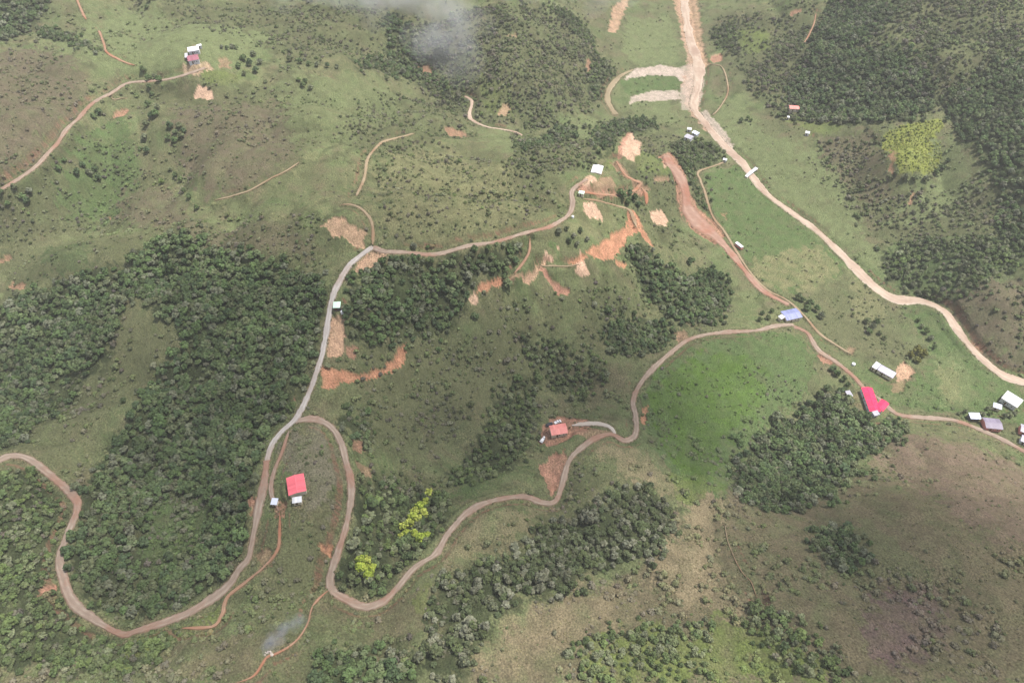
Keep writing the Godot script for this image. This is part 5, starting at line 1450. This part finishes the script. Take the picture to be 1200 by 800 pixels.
# ------------------------------------------------------------------ the place
func _ready() -> void:
	rng.seed = 20240611
	var cam := Camera3D.new()
	cam.name = "camera"
	cam.fov = 53.0
	cam.near = 1.0
	cam.far = 12000.0
	cam.position = EYE
	cam.rotation_degrees = Vector3(-50, 0, 0)
	add_child(cam)
	cam.current = true
	var sky_mat := ProceduralSkyMaterial.new()
	sky_mat.sky_top_color = Color(0.70, 0.74, 0.79)
	sky_mat.sky_horizon_color = Color(0.87, 0.88, 0.89)
	sky_mat.sky_curve = 0.25
	sky_mat.sky_energy_multiplier = 0.85
	sky_mat.ground_bottom_color = Color(0.30, 0.32, 0.26)
	sky_mat.ground_horizon_color = Color(0.70, 0.73, 0.74)
	var sky := Sky.new()
	sky.sky_material = sky_mat
	var env := Environment.new()
	env.background_mode = Environment.BG_SKY
	env.sky = sky
	env.tonemap_mode = Environment.TONE_MAPPER_LINEAR
	env.tonemap_exposure = 2.0
	env.sdfgi_enabled = true
	env.ssao_enabled = true
	env.ssil_enabled = true
	env.fog_enabled = true
	env.fog_density = 0.00012
	env.fog_light_color = Color(0.88, 0.88, 0.88)
	env.volumetric_fog_enabled = true
	env.volumetric_fog_density = 0.0
	var world := WorldEnvironment.new()
	world.name = "world_environment"
	world.environment = env
	add_child(world)
	var sun := DirectionalLight3D.new()
	sun.name = "sun"
	sun.light_energy = 1.5
	sun.light_color = Color(1.0, 0.975, 0.94)
	sun.light_angular_distance = 3.0
	sun.shadow_enabled = true
	add_child(sun)
	sun.look_at_from_position(Vector3.ZERO, -Vector3(0.5, 1.25, -0.15), Vector3.UP)
	noise.seed = 4
	noise.noise_type = FastNoiseLite.TYPE_SIMPLEX_SMOOTH
	noise.frequency = 0.011
	noise.fractal_octaves = 4
	noise_fine.seed = 9
	noise_fine.noise_type = FastNoiseLite.TYPE_SIMPLEX_SMOOTH
	noise_fine.frequency = 0.06
	noise_fine.fractal_octaves = 3

	var t0 := Time.get_ticks_msec()
	make_base()
	make_ground()
	print("relief ", Time.get_ticks_msec() - t0)
	var runs: Array = []
	for l in LINES:
		var line := run_line(l[4], 2, float(l[2]) * 0.82, 1.1, 7, false)
		for q in line: level(q.x, q.z, q.w * 0.5, q.y, q.w * 0.5 + 7.5)
		runs.append(line)
	var waters := [["river", "muddy brown river winding down the valley floor", RIVER, "water", 0.5], ["stream", "olive brown backwater curling round the green meander", BROOK, "brook", 0.4], ["debris_flow", "rose coloured debris channel scoured down beside the farm track", DEBRIS, "debris", 0.1], ["stream", "narrow sandy stream in the far side valley", STREAM, "water", 0.3]]
	for w in waters:
		var line := run_line(w[2], 3, 0.0, 1.3, 10, true)
		for k in line.size():
			line[k].y -= float(w[4])
			level(line[k].x, line[k].z, line[k].w * 0.5, line[k].y, line[k].w * 0.5 + 7.5)
		runs.append(line)
	for h in ROOFS: level(h[2], h[3], maxf(h[5], h[6]) * 0.5, raw_height(h[2], h[3]), maxf(h[5], h[6]) * 0.5 + 6.0)
	settle_ground()
	paint_ground()
	build_terrain()
	print("terrain ", Time.get_ticks_msec() - t0)
	var earth := StandardMaterial3D.new()
	earth.vertex_color_use_as_albedo = true
	earth.roughness = 0.95
	earth.metallic_specular = 0.15
	earth.albedo_texture = noise_texture(21, 0.05, 0.78, 1.0, 4, 512)
	earth.uv1_triplanar = true
	earth.uv1_world_triplanar = true
	earth.uv1_scale = Vector3(0.12, 0.12, 0.12)
	var wet := StandardMaterial3D.new()
	wet.vertex_color_use_as_albedo = true
	wet.roughness = 0.65
	for k in LINES.size(): ribbon(LINES[k][0], LINES[k][1], runs[k], LINES[k][3], 0.02 + 0.012 * k, earth)
	for k in waters.size(): ribbon(waters[k][0], waters[k][1], runs[LINES.size() + k], waters[k][3], 0.05, earth if waters[k][3] == "debris" else wet)
	for h in ROOFS: build_house(h)
	for v in VEHICLES: build_vehicle(v)
	build_bus()
	build_bridge()
	build_tanks()
	print("built ", Time.get_ticks_msec() - t0)
	rubble()
	plant_all(runs)
	print("planted ", Time.get_ticks_msec() - t0)
	puffs("mist", "thin white mist drifting over the far hills", "mist", MIST, 14.0, 44.0, 8, 0.0018, Color(0.95, 0.96, 1.0), Vector3(6, 4, -6))
	clouds()
	puffs("smoke", "blue grey smoke drifting from the slope near the orange footpath", "smoke", SMOKE, 1.2, 5.2, 14, 0.016, Color(0.86, 0.88, 0.94), Vector3(1, 1, -1))
